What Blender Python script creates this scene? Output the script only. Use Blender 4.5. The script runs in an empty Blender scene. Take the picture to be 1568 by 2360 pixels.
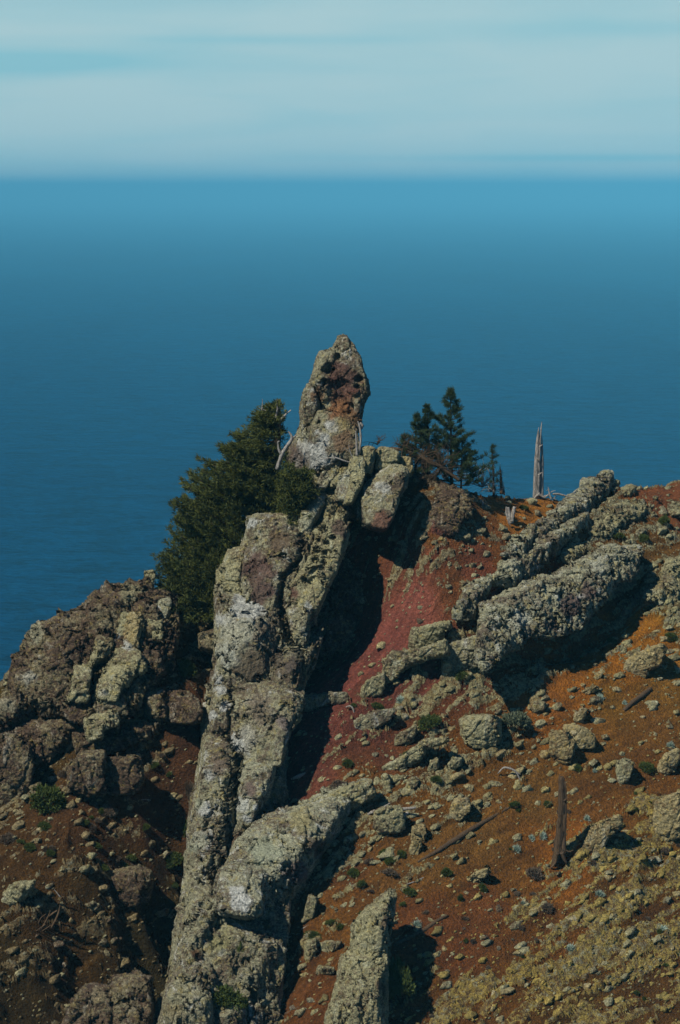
import bpy, math, random
import numpy as np
from mathutils import Vector
random.seed(7); rng = np.random.default_rng(7)
SC = bpy.context.scene; COL = SC.collection
R = math.radians
# ------------------------------------------------------------------ camera / picking
H = 250.0; PITCH = -7.66; TV = 0.2126
cp, sp = math.cos(R(PITCH)), math.sin(R(PITCH))
def at(u, v, D):
    """survey point: direction (u,v on a 1568x2359 sheet) and true forward distance D (m) -> world point"""
    u = np.asarray(u, float); v = np.asarray(v, float)
    a = (u-784)/1179.5*TV; b = (1179.5-v)/1179.5*TV
    y = cp-sp*b; z = sp+cp*b
    k = D/y
    return np.stack([a*k, y*k, z*k+H], -1)
REG = {'P': (0, 0, 1), 'R1': (599, 749, .2498), 'R2': (449, 1094.5, .3159), 'R3': (345.6, 1555, .3306), 'R4': (0, 1267, .3306),
       'R5': (0, 1786, .4041), 'R6': (576, 1843, .3306), 'R7': (1037, 1065.6, .3387), 'R8': (749, 1325, .3673)}
def px(reg, pts):
    ox, oy, s = REG[reg]; p = np.array(pts, float); return p*s+np.array([ox, oy])
def mpp(D): return D*2*TV/2359
# ------------------------------------------------------------------ numpy noise
def _h(i, j, k, seed):
    with np.errstate(over='ignore'):
        n = (i.astype(np.uint32)*np.uint32(73856093)) ^ (j.astype(np.uint32)*np.uint32(19349663)) ^ (k.astype(np.uint32)*np.uint32(83492791)) ^ np.uint32((seed*2654435761) & 0xffffffff)
        n = (n ^ (n >> np.uint32(13)))*np.uint32(1274126177); n = (n ^ (n >> np.uint32(16)))*np.uint32(2246822519)
        return n ^ (n >> np.uint32(15))
def perlin(p, seed=0):
    f = np.floor(p); q = p-f; i = f.astype(np.int64)
    w = q*q*q*(q*(q*6-15)+10); out = 0
    for a in (0, 1):
        for b in (0, 1):
            for c in (0, 1):
                h = _h(i[:, 0]+a, i[:, 1]+b, i[:, 2]+c, seed)
                gx = ((h & np.uint32(1023)).astype(float)/511.5-1); gy = (((h >> np.uint32(10)) & np.uint32(1023)).astype(float)/511.5-1); gz = (((h >> np.uint32(20)) & np.uint32(1023)).astype(float)/511.5-1)
                d = gx*(q[:, 0]-a)+gy*(q[:, 1]-b)+gz*(q[:, 2]-c)
                out = out+d*(w[:, 0] if a else 1-w[:, 0])*(w[:, 1] if b else 1-w[:, 1])*(w[:, 2] if c else 1-w[:, 2])
    return out*1.2
def fbm(p, oct=4, seed=0, gain=.5, ridged=False):
    s = 0; a = 1; t = 0
    for o in range(oct):
        n = perlin(p*(2.03**o)+o*17.3, seed+o)
        if ridged: n = 1-2*np.abs(n)*1.4
        s = s+a*n; t += a; a *= gain
    return s/t
def worley(p, seed=0):
    f = np.floor(p); i = f.astype(np.int64); q = p-f
    F1 = np.full(len(p), 9.); F2 = np.full(len(p), 9.); cid = np.zeros(len(p))
    for a in (-1, 0, 1):
        for b in (-1, 0, 1):
            for c in (-1, 0, 1):
                h = _h(i[:, 0]+a, i[:, 1]+b, i[:, 2]+c, seed)
                jx = (h & np.uint32(1023)).astype(float)/1023; jy = ((h >> np.uint32(10)) & np.uint32(1023)).astype(float)/1023; jz = ((h >> np.uint32(20)) & np.uint32(1023)).astype(float)/1023
                d = np.sqrt((a+jx-q[:, 0])**2+(b+jy-q[:, 1])**2+(c+jz-q[:, 2])**2)
                n = d < F1
                F2 = np.where(n, F1, np.minimum(F2, d)); cid = np.where(n, (h >> np.uint32(3)).astype(float) % 997/997, cid); F1 = np.where(n, d, F1)
    return F1, F2, cid
def facets(p, seed=0):
    """broken-face pattern: inside each cell a tilted plane; returns offset, distance to the crack"""
    f = np.floor(p); i = f.astype(np.int64); q = p-f; F1 = np.full(len(p), 9.); F2 = np.full(len(p), 9.); out = np.zeros(len(p))
    for a in (-1, 0, 1):
        for b in (-1, 0, 1):
            for c in (-1, 0, 1):
                h = _h(i[:, 0]+a, i[:, 1]+b, i[:, 2]+c, seed); g = _h(i[:, 0]+a, i[:, 1]+b, i[:, 2]+c, seed+777)
                x = [((h >> np.uint32(10*k)) & np.uint32(1023)).astype(float)/1023 for k in range(3)]; y = [((g >> np.uint32(10*k)) & np.uint32(1023)).astype(float)/511.5-1 for k in range(3)]
                dx, dy, dz = a+x[0]-q[:, 0], b+x[1]-q[:, 1], c+x[2]-q[:, 2]; d = np.sqrt(dx*dx+dy*dy+dz*dz); n = d < F1
                F2 = np.where(n, F1, np.minimum(F2, d)); F1 = np.where(n, d, F1); out = np.where(n, dx*y[0]+dy*y[1]+dz*y[2]+.35*y[0]*y[1]*2, out)
    return out, F2-F1
def cellid(p, seed=0):
    f = np.floor(p); i = f.astype(np.int64); q = p-f; F1 = np.full(len(p), 9.); F2 = np.full(len(p), 9.); out = np.zeros(len(p), np.int64)
    for a in (-1, 0, 1):
        for b in (-1, 0, 1):
            for c in (-1, 0, 1):
                h = _h(i[:, 0]+a, i[:, 1]+b, i[:, 2]+c, seed); x = [((h >> np.uint32(10*k)) & np.uint32(1023)).astype(float)/1023 for k in range(3)]
                d = (a+x[0]-q[:, 0])**2+(b+x[1]-q[:, 1])**2+(c+x[2]-q[:, 2])**2; n = d < F1
                F2 = np.where(n, F1, np.minimum(F2, d)); F1 = np.where(n, d, F1); out = np.where(n, h.astype(np.int64), out)
    return out, np.sqrt(F2)-np.sqrt(F1)
def fracture(v, n, q, amt, seed, step=0.):
    """break the surface into flat faces: every joint block's skin is laid onto its own mean plane"""
    cid, e = cellid(q, seed); ax = np.argmax(np.abs(n)+np.array([0, .0, .0]), 1); sg = np.take_along_axis(n, ax[:, None], 1)[:, 0] > 0
    _, inv = np.unique(cid*8+ax*2+sg, return_inverse=True); inv = inv.ravel(); ct = np.bincount(inv).astype(float)
    c = np.stack([np.bincount(inv, v[:, k])/ct for k in range(3)], 1); m = np.stack([np.bincount(inv, n[:, k]) for k in range(3)], 1); m /= np.linalg.norm(m, axis=1, keepdims=True)+1e-9
    dd = ((v-c[inv])*m[inv]).sum(1); dd = np.clip(dd, -.5, .5); off = np.random.default_rng(seed).uniform(-1, 1, len(ct))*step; return v-m[inv]*(dd*amt-off[inv])[:, None], e
def sst(x, a, b):
    t = np.clip((x-a)/(b-a), 0, 1); return t*t*(3-2*t)
# ------------------------------------------------------------------ mesh helpers
def mesh_np(name, v, faces, smooth=True):
    """faces: int array (n,3) or (n,4)"""
    me = bpy.data.meshes.new(name); v = np.asarray(v, np.float32); faces = np.asarray(faces, np.int32)
    k = faces.shape[1]
    me.vertices.add(len(v)); me.vertices.foreach_set('co', v.ravel())
    me.loops.add(faces.size); me.loops.foreach_set('vertex_index', faces.ravel())
    me.polygons.add(len(faces)); me.polygons.foreach_set('loop_start', np.arange(0, faces.size, k, dtype=np.int32)); me.polygons.foreach_set('loop_total', np.full(len(faces), k, np.int32))
    me.polygons.foreach_set('use_smooth', np.full(len(faces), smooth))
    me.update(calc_edges=True); me.validate(); return me
def put(name, me, mat, parent=None, label=None, cat=None, group=None, kind=None, loc=None):
    o = bpy.data.objects.new(name, me); COL.objects.link(o)
    if mat is not None and me is not None and not me.materials: me.materials.append(mat)
    if parent: o.parent = parent
    tag(o, label, cat, group, kind)
    if loc is not None: o.location = loc
    return o
def tag(o, label=None, cat=None, group=None, kind=None):
    for k, x in (('label', label), ('category', cat), ('group', group), ('kind', kind)):
        if x: o[k] = x
def vattr(me, name, arr):
    arr = np.asarray(arr, np.float32)
    if arr.ndim == 1: a = me.attributes.new(name, 'FLOAT', 'POINT'); a.data.foreach_set('value', arr)
    else:
        if arr.shape[1] == 3: arr = np.concatenate([arr, np.ones((len(arr), 1), np.float32)], 1)
        a = me.attributes.new(name, 'FLOAT_COLOR', 'POINT'); a.data.foreach_set('color', arr.ravel())
def normals(v, f):
    if f.shape[1] == 4: f = np.concatenate([f[:, [0, 1, 2]], f[:, [0, 2, 3]]])
    n = np.cross(v[f[:, 1]]-v[f[:, 0]], v[f[:, 2]]-v[f[:, 0]]); out = np.zeros_like(v)
    for k in range(3):
        for c in range(3): out[:, c] += np.bincount(f[:, k], n[:, c], len(v))
    return out/np.maximum(np.linalg.norm(out, axis=1, keepdims=True), 1e-9)
def recentre(me, o=None):
    """put the origin at the base of the mesh"""
    n = len(me.vertices); a = np.empty(n*3, np.float32); me.vertices.foreach_get('co', a); a = a.reshape(-1, 3)
    c = a.mean(0); c[2] = a[:, 2].min(); me.vertices.foreach_set('co', (a-c).ravel()); me.update(); return Vector(c.tolist())
# ------------------------------------------------------------------ materials
class N:
    def __init__(s, name):
        s.m = bpy.data.materials.new(name); s.m.use_nodes = True; s.t = s.m.node_tree; s.t.nodes.clear()
        s.out = s.n('ShaderNodeOutputMaterial'); s.b = s.n('ShaderNodeBsdfPrincipled'); s.l(s.b.outputs[0], s.out.inputs[0])
        s.b.inputs['Specular IOR Level'].default_value = .2; s.b.inputs['Roughness'].default_value = .9
        s.pos = s.n('ShaderNodeNewGeometry').outputs['Position']
    def n(s, k, **kw):
        x = s.t.nodes.new(k)
        for a, b in kw.items(): setattr(x, a, b)
        return x
    def l(s, a, b): s.t.links.new(a, b)
    def inp(s, sock, v):
        if isinstance(v, bpy.types.NodeSocket): s.l(v, sock)
        elif isinstance(v, tuple) and len(v) == 3 and sock.type == 'RGBA': sock.default_value = (*v, 1)
        else: sock.default_value = v
    def scale(s, vec):
        x = s.n('ShaderNodeVectorMath', operation='MULTIPLY'); s.l(s.pos, x.inputs[0]); x.inputs[1].default_value = vec; return x.outputs[0]
    def noise(s, sc, det=4, rough=.6, dist=0, vec=None):
        x = s.n('ShaderNodeTexNoise'); s.l(vec or s.pos, x.inputs['Vector']); x.inputs['Scale'].default_value = sc; x.inputs['Detail'].default_value = det; x.inputs['Roughness'].default_value = rough; x.inputs['Distortion'].default_value = dist; return x.outputs['Fac']
    def vor(s, sc, feat='F1', vec=None):
        x = s.n('ShaderNodeTexVoronoi', feature=feat); s.l(vec or s.pos, x.inputs['Vector']); x.inputs['Scale'].default_value = sc; return x.outputs['Distance']
    def ramp(s, f, *st):
        x = s.n('ShaderNodeValToRGB'); s.l(f, x.inputs[0]); e = x.color_ramp.elements
        while len(e) < len(st): e.new(.5)
        for k, (p, c) in enumerate(st): e[k].position = p; e[k].color = (c, c, c, 1) if not isinstance(c, tuple) else (*c, 1)
        return x.outputs[0]
    def mix(s, f, a, b, mode='MIX'):
        x = s.n('ShaderNodeMix', data_type='RGBA', blend_type=mode); s.inp(x.inputs[0], f); s.inp(x.inputs[6], a); s.inp(x.inputs[7], b); return x.outputs[2]
    def math(s, op, a, b=0., c=None):
        x = s.n('ShaderNodeMath', operation=op); s.inp(x.inputs[0], a); s.inp(x.inputs[1], b)
        if c is not None: s.inp(x.inputs[2], c)
        return x.outputs[0]
    def att(s, name):
        x = s.n('ShaderNodeAttribute'); x.attribute_name = name; return x
    def bump(s, h, dist, strength=1.):
        x = s.n('ShaderNodeBump'); x.inputs['Distance'].default_value = dist; x.inputs['Strength'].default_value = strength; s.l(h, x.inputs['Height']); s.l(x.outputs[0], s.b.inputs['Normal'])
    def col(s, c): s.inp(s.b.inputs['Base Color'], c); return s.m
def rock_mat(name, dark, mid, lich, pale, amt=.5, yellow=(.30, .25, .09)):
    n = N(name)
    fine = n.noise(5.5, 8, .72, .4); med = n.noise(1.5, 6, .65, .6); big = n.noise(.45, 4, .6, .3); spk = n.noise(17, 3, .7)
    c = n.mix(n.ramp(med, (.36, 0), (.62, 1)), dark, mid)
    lm = n.math('ADD', n.math('MULTIPLY', fine, .55), n.math('MULTIPLY', big, .45))
    c = n.mix(n.ramp(lm, (.56-.12*amt, 0), (.64-.12*amt, 1)), c, lich)
    c = n.mix(n.ramp(n.noise(2.6, 9, .75, .2), (.53, 0), (.62, .8)), c, yellow)
    c = n.mix(n.ramp(n.noise(1.1, 10, .72, .8, n.scale((1, 1, .6))), (.56, 0), (.64, .85)), c, pale)
    st = n.att('stain_shade'); wob = n.math('ADD', st.outputs['Alpha'], n.math('MULTIPLY', n.math('SUBTRACT', fine, .5), .9))
    c = n.mix(n.ramp(wob, (.3, 0), (.6, .88)), c, st.outputs['Color'])
    c = n.mix(1., c, n.ramp(spk, (.3, .4), (.5, .95), (.7, 1.65)), 'MULTIPLY')
    c = n.mix(1., c, n.ramp(n.noise(4, 6, .7), (.3, .6), (.7, 1.35)), 'MULTIPLY')
    h = n.math('ADD', n.math('MULTIPLY', n.noise(4, 9, .74, .5), 1.), n.math('MULTIPLY', n.vor(6), .45))
    n.bump(h, .22, 1.); return n.col(c)
M = {}
M['fin'] = rock_mat('weathered_grey_rock', (.070, .050, .034), (.150, .118, .076), (.265, .255, .16), (.45, .45, .39), .92)
M['crust'] = rock_mat('lichen_rock', (.08, .052, .03), (.17, .135, .08), (.29, .275, .155), (.38, .385, .27), 1.1)
M['yellow'] = rock_mat('yellow_lichen_rock', (.10, .055, .02), (.19, .13, .06), (.31, .26, .13), (.38, .35, .24), 1.2, (.33, .24, .07))
M['slab'] = rock_mat('grey_green_slab_rock', (.075, .055, .038), (.17, .14, .095), (.30, .30, .20), (.46, .47, .40), 1.0)
M['pale'] = rock_mat('white_rock', (.3, .27, .22), (.45, .42, .36), (.55, .53, .46), (.7, .7, .66), 1.)
M['brown'] = rock_mat('brown_rock', (.05, .032, .022), (.115, .078, .048), (.20, .175, .10), (.30, .27, .2), .55, (.22, .17, .06))
def terrain_mat():
    n = N('volcanic_soil'); soil = n.att('soil').outputs['Color']; cr = n.att('crust').outputs['Fac']
    fine = n.noise(6, 8, .75); spk = n.noise(22, 4, .75); med = n.noise(1.3, 5, .6)
    s = n.mix(1., soil, n.ramp(fine, (.3, .42), (.5, .9), (.72, 1.8)), 'MULTIPLY')
    s = n.mix(1., s, n.ramp(spk, (.3, .65), (.7, 1.35)), 'MULTIPLY')
    s = n.mix(n.ramp(n.noise(3.2, 8, .8), (.62, 0), (.68, .6)), s, (.075, .05, .04))
    s = n.mix(n.ramp(n.noise(9, 5, .8), (.64, 0), (.70, .75)), s, (.25, .21, .13))
    l = n.mix(n.ramp(med, (.4, 0), (.6, 1)), (.115, .075, .028), (.20, .155, .06))
    l = n.mix(n.ramp(n.noise(3, 8, .75), (.44, 0), (.54, 1)), l, n.att('lich').outputs['Color'])
    l = n.mix(n.ramp(n.noise(2.1, 8, .8, .3), (.52, 0), (.6, .85)), l, (.25, .26, .18))
    l = n.mix(n.ramp(n.noise(1.7, 8, .8, .5), (.40, .8), (.47, 0)), l, (.15, .085, .035))
    l = n.mix(n.ramp(n.noise(4.4, 8, .78), (.40, .9), (.5, 0)), l, (.06, .033, .016))
    l = n.mix(1., l, n.ramp(spk, (.3, .45), (.7, 1.5)), 'MULTIPLY')
    f = n.math('ADD', cr, n.math('MULTIPLY', n.math('SUBTRACT', fine, .5), 1.2))
    c = n.mix(n.ramp(f, (.44, 0), (.54, 1)), s, l)
    n.bump(n.math('ADD', n.noise(5, 9, .78), n.math('MULTIPLY', n.vor(8), .4)), .24, 1.); return n.col(c)
M['soil'] = terrain_mat()
def wood_mat(name, a, b):
    n = N(name); x = n.noise(7, 8, .7, .5, n.scale((3, 3, .4)))
    c = n.mix(n.ramp(x, (.38, 0), (.6, 1)), a, b); n.bump(x, .05, 1.); return n.col(c)
M['dead'] = wood_mat('weathered_grey_wood', (.10, .085, .07), (.36, .34, .30))
M['deadbrown'] = wood_mat('brown_dead_wood', (.035, .022, .012), (.12, .08, .045))
M['bark'] = wood_mat('dark_bark', (.02, .014, .01), (.07, .05, .035))
def leaf_mat(name, a, b):
    n = N(name); c = n.mix(n.ramp(n.noise(1.6, 5, .7), (.35, 0), (.65, 1)), a, b)
    n.b.inputs['Roughness'].default_value = .7
    return n.col(n.mix(1., c, n.ramp(n.noise(9, 3), (.3, .6), (.7, 1.4)), 'MULTIPLY'))
M['cypress'] = leaf_mat('olive_needles', (.030, .044, .010), (.090, .098, .018))
M['pine'] = leaf_mat('dark_pine_needles', (.018, .034, .013), (.045, .068, .022))
M['shrub'] = leaf_mat('green_shrub_leaves', (.030, .048, .008), (.065, .085, .016))
M['shrubgrey'] = leaf_mat('grey_green_shrub_leaves', (.06, .075, .045), (.12, .14, .08))
M['shrubbrown'] = leaf_mat('dry_shrub_leaves', (.07, .05, .035), (.13, .10, .065))
M['silver'] = leaf_mat('silver_plant_leaves', (.20, .27, .21), (.32, .40, .32))
# ------------------------------------------------------------------ terrain control points  (u, v, D)
CP = []
def cpn(u, *vd): CP.extend((u, v, d) for v, d in vd)
cpn(1800, (1080, 164), (1300, 152), (1600, 139), (2000, 126), (2359, 116))
cpn(1568, (1108, 159), (1200, 152), (1300, 147), (1450, 141.5), (1600, 136.5), (1800, 130.5), (2000, 125), (2180, 120.5), (2359, 116.5))
cpn(1400, (1128, 152.5), (1250, 146), (1370, 142.6), (1500, 138), (1700, 131.5), (1900, 125.5), (2100, 120.5), (2359, 115))
cpn(1270, (1158, 146.8), (1300, 141.2), (1450, 138), (1520, 135.4), (1700, 130.5), (2000, 122.5), (2359, 114))
cpn(1130, (1150, 143.2), (1250, 139), (1400, 136), (1560, 132.6), (1750, 128), (2000, 121.5), (2359, 113.5))
cpn(1000, (1112, 141.6), (1250, 136.9), (1400, 134.2), (1550, 131.4), (1750, 127), (2000, 120.5), (2200, 116), (2359, 113))
cpn(950, (1112, 139.2), (1180, 137.2))
cpn(900, (1130, 139.2), (1300, 136.9), (1450, 134.1), (1560, 131.2), (1750, 127), (1950, 121.5), (2150, 116.5), (2359, 112.6))
cpn(800, (1130, 140), (1300, 141), (1440, 137.6), (1530, 133.7), (1600, 130.7), (1720, 126.9), (1850, 123.9), (2000, 120.5), (2200, 115.5), (2359, 112.2))
cpn(700, (1200, 139.5), (1500, 138.5), (1650, 129.7), (1780, 125.9), (1880, 123.5), (2000, 120.5), (2359, 112.3))
cpn(610, (1300, 138.5), (1900, 125.5), (2100, 119), (2359, 113))
cpn(520, (1400, 137), (1600, 133), (1800, 128.5), (2000, 124.5), (2200, 120), (2359, 116))
cpn(430, (1420, 135.5), (1500, 132.5), (1650, 129.5), (1800, 126.5), (1940, 124.4), (2080, 126), (2220, 125.5), (2359, 123.5))
cpn(330, (1400, 135.5), (1550, 131), (1700, 128), (1850, 124.8), (1960, 122.3), (2040, 121.9), (2120, 123.8), (2250, 122.8), (2359, 121.5))
cpn(200, (1430, 134.5), (1600, 130), (1750, 126.8), (1900, 122.8), (2020, 120), (2105, 118.2), (2165, 118.9), (2260, 118.8), (2359, 117.8))
cpn(80, (1520, 133), (1680, 128.5), (1800, 125.5), (1950, 121.2), (2100, 117.4), (2200, 115.1), (2260, 115.4), (2359, 114.3))
cpn(-120, (1700, 131), (1850, 125), (2050, 119), (2359, 110))
cpn(-400, (1950, 128), (2150, 120), (2400, 111))
P0 = [at(*c) for c in CP]
# behind the skyline the ground falls away towards the sea
for u, v, d in ((1800, 1080, 164), (1568, 1108, 159), (1400, 1128, 152.5), (1270, 1158, 146.8), (1130, 1150, 143.2), (1000, 1112, 141.6), (950, 1112, 139.2), (900, 1130, 139.5), (800, 1130, 140.5), (700, 1200, 139.5), (610, 1300, 138.5), (520, 1400, 137), (430, 1420, 135.5), (330, 1400, 135.5), (200, 1430, 134.5), (80, 1520, 133), (-120, 1700, 131), (-400, 1950, 128)):
    p = at(u, v, d); P0.append(p+[0, 9, -6]); P0.append(p+[0, 22, -20])
P0 = np.array(P0); XY = P0[:, :2]; ZC = P0[:, 2]
def tps_phi(r2): return .5*r2*np.log(r2+1e-9)
nC = len(XY); A = np.zeros((nC+3, nC+3)); d2 = ((XY[:, None]-XY[None])**2).sum(-1)
A[:nC, :nC] = tps_phi(d2)+np.eye(nC)*2.5; A[:nC, nC] = 1; A[:nC, nC+1:] = XY; A[nC, :nC] = 1; A[nC+1:, :nC] = XY.T
W = np.linalg.solve(A, np.concatenate([ZC, [0, 0, 0]]))
BX, BY = (-29., 30.), (104., 172.)
def base_h(x, y):
    xc = np.clip(x, *BX); yc = np.clip(y, *BY); out = np.empty(len(x))
    for s in range(0, len(x), 60000):
        q = np.stack([xc[s:s+60000], yc[s:s+60000]], 1); r = ((q[:, None]-XY[None])**2).sum(-1)
        out[s:s+60000] = tps_phi(r)@W[:nC]+W[nC]+q@W[nC+1:]
    d = np.hypot(x-xc, y-yc); return out-.8*d
# soil colour and crust picks: u, v, D, rgb, crust amount (0..1)
CC = [(950, 1400, (.23, .066, .062), .1), (1000, 1300, (.17, .05, .036), .3), (1040, 1350, (.14, .05, .032), .4), (905, 1465, (.21, .056, .053), .05), (860, 1520, (.17, .046, .042), .08), (930, 1290, (.12, .038, .03), .4), (790, 1600, (.17, .042, .038), .12), (720, 1700, (.16, .042, .038), .2), (690, 1800, (.15, .042, .036), .25), (830, 1600, (.12, .036, .03), .3),
      (1190, 1200, (.30, .115, .045), .12), (1270, 1180, (.30, .12, .045), .1), (1120, 1230, (.20, .07, .035), .4), (1060, 1150, (.15, .07, .045), .6), (980, 1200, (.12, .06, .04), .55), (1120, 1330, (.18, .05, .03), .25),
      (1400, 1180, (.14, .06, .03), .55), (1500, 1150, (.19, .06, .03), .25), (1350, 1250, (.13, .06, .035), .7), (1480, 1280, (.12, .06, .035), .7), (1540, 1400, (.14, .08, .035), .85), (1300, 1330, (.14, .05, .03), .5),
      (1500, 1480, (.28, .11, .025), .3), (1420, 1530, (.27, .10, .022), .35), (1330, 1590, (.29, .10, .022), .25), (1230, 1640, (.25, .085, .022), .45), (1200, 1570, (.15, .055, .025), .8), (1100, 1590, (.12, .034, .022), .7), (1150, 1640, (.15, .06, .025), .6),
      (950, 1600, (.12, .032, .026), .4), (980, 1680, (.11, .038, .024), .6), (850, 1660, (.11, .03, .026), .25), (880, 1740, (.12, .038, .026), .2), (1000, 1760, (.14, .06, .03), .35), (1400, 1620, (.19, .09, .028), .3), (1520, 1580, (.18, .085, .03), .3),
      (1500, 1680, (.15, .065, .028), .1), (1350, 1740, (.16, .07, .03), .12), (1230, 1830, (.165, .078, .04), 0), (1100, 1930, (.16, .075, .038), 0), (1000, 1990, (.15, .07, .036), .02), (900, 2030, (.15, .066, .033), .1),
      (1400, 1880, (.15, .06, .026), .1), (1500, 1800, (.15, .06, .026), .15), (1200, 2000, (.15, .062, .026), .08), (1330, 1960, (.24, .08, .018), .5), (1280, 2020, (.22, .075, .018), .4), (1100, 2080, (.15, .05, .02), .2),
      (1450, 1980, (.13, .06, .025), .8), (1550, 1950, (.13, .06, .025), .95), (1400, 2100, (.10, .045, .022), .8), (1250, 2150, (.13, .05, .022), .62), (1520, 2150, (.10, .042, .022), .75), (1300, 2280, (.09, .045, .022), .75), (1500, 2330, (.09, .04, .02), .7),
      (1050, 2180, (.14, .045, .018), .25), (1080, 2300, (.11, .045, .02), .6), (950, 2120, (.14, .045, .018), .15), (700, 2200, (.12, .045, .022), .4), (720, 2300, (.12, .042, .02), .2), (800, 2130, (.14, .058, .026), .15), (640, 2250, (.12, .055, .03), .5),
      (900, 1850, (.13, .055, .025), .6), (780, 1900, (.13, .06, .035), .7), (800, 2000, (.12, .045, .025), .4), (1050, 1850, (.15, .065, .028), .5), (1180, 1760, (.15, .065, .028), .45),
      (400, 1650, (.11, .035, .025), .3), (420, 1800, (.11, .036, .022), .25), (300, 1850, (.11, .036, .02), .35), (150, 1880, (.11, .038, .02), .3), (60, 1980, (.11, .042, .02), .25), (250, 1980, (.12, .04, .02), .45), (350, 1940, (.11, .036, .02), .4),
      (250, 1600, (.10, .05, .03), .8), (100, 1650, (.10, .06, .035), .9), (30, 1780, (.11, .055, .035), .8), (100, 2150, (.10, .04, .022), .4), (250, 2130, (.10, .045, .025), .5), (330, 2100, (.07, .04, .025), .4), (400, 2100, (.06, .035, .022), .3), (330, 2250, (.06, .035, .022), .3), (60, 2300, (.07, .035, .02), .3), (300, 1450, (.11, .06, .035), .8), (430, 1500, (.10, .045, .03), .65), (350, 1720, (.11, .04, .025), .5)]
LX = [(1568, 2000, (.36, .27, .06)), (1200, 2250, (.34, .25, .055)), (1450, 2200, (.34, .26, .065)), (1500, 1400, (.31, .29, .14)), (1200, 1580, (.31, .28, .14)), (1350, 1200, (.33, .32, .19)), (900, 1900, (.32, .29, .15)), (300, 1900, (.24, .18, .085)), (100, 1650, (.23, .20, .12)), (100, 2200, (.20, .15, .07)), (1050, 1150, (.28, .23, .13))]
def hit(u, v, hf, lo=100., hi=175., st=.1):
    """first crossing of each sight line with the ground -> points (numpy)"""
    u = np.atleast_1d(np.asarray(u, float)); v = np.atleast_1d(np.asarray(v, float)); res = np.full((len(u), 3), np.nan); alive = np.ones(len(u), bool)
    for d in np.arange(lo, hi, st):
        if not alive.any(): break
        p = at(u[alive], v[alive], d); k = p[:, 2] <= hf(p[:, 0], p[:, 1]); idx = np.where(alive)[0][k]
        res[idx] = p[k]; alive[idx] = False
    return res
def axis(a, b, lo, hi, st):
    core = np.arange(a, b+st/2, st); l = []; x = a; s = st
    while x > lo: s *= 1.18; x -= s; l.append(x)
    r = []; x = core[-1]; s = st
    while x < hi: s *= 1.18; x += s; r.append(x)
    return np.concatenate([l[::-1], core, r])
GS = .11
gx = axis(-25, 26, -600, 700, GS); gy = axis(107, 163, 40, 800, GS)
# coarse base field, sampled then interpolated
cx = np.arange(-34, 36, .5); cy = np.arange(98, 178, .5); CX, CY = np.meshgrid(cx, cy)
CZ = base_h(CX.ravel(), CY.ravel()).reshape(CX.shape)
def coarse(x, y):
    i = np.clip((x-cx[0])/.5, 0, len(cx)-1.001); j = np.clip((y-cy[0])/.5, 0, len(cy)-1.001); a = i.astype(int); b = j.astype(int); s = i-a; t = j-b
    return CZ[b, a]*(1-s)*(1-t)+CZ[b, a+1]*s*(1-t)+CZ[b+1, a]*(1-s)*t+CZ[b+1, a+1]*s*t
ccp = hit([c[0] for c in CC], [c[1] for c in CC], coarse); ccp = np.where(np.isnan(ccp), 0, ccp)
lxp = hit([c[0] for c in LX], [c[1] for c in LX], coarse); lxp = np.where(np.isnan(lxp), 0, lxp)
sa = hit([990, 1300], [1975, 1800], coarse); sd = (sa[1]-sa[0])[:2]; sd /= np.linalg.norm(sd)
def soil_fields(x, y):
    col = np.zeros((len(x), 3)); cr = np.zeros(len(x)); w = np.zeros(len(x)); lc = np.zeros((len(x), 3)); lw = np.zeros(len(x))
    for c, p in zip(CC, ccp):
        if p[1] == 0: continue
        g = 1/(((x-p[0])**2+(y-p[1])**2)+.35)**2.2; col += g[:, None]*np.array(c[2]); cr += g*c[3]; w += g
    for c, p in zip(LX, lxp):
        if p[1] == 0: continue
        g = 1/(((x-p[0])**2+(y-p[1])**2)+1)**1.6; lc += g[:, None]*np.array(c[2]); lw += g
    cc_ = col/w[:, None]; k_ = sst(cc_[:, 1]/cc_[:, 0], .24, .4); cc_ = cc_*(1-k_[:, None]*np.array([-.04, .06, .58]))*np.array([.93, 1.03, .88]); lf_ = sst(-x, 5, 9); cc_ = cc_*(1-lf_[:, None]*np.array([.36, .22, .2])); return cc_, cr/w, lc/lw[:, None]
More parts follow.
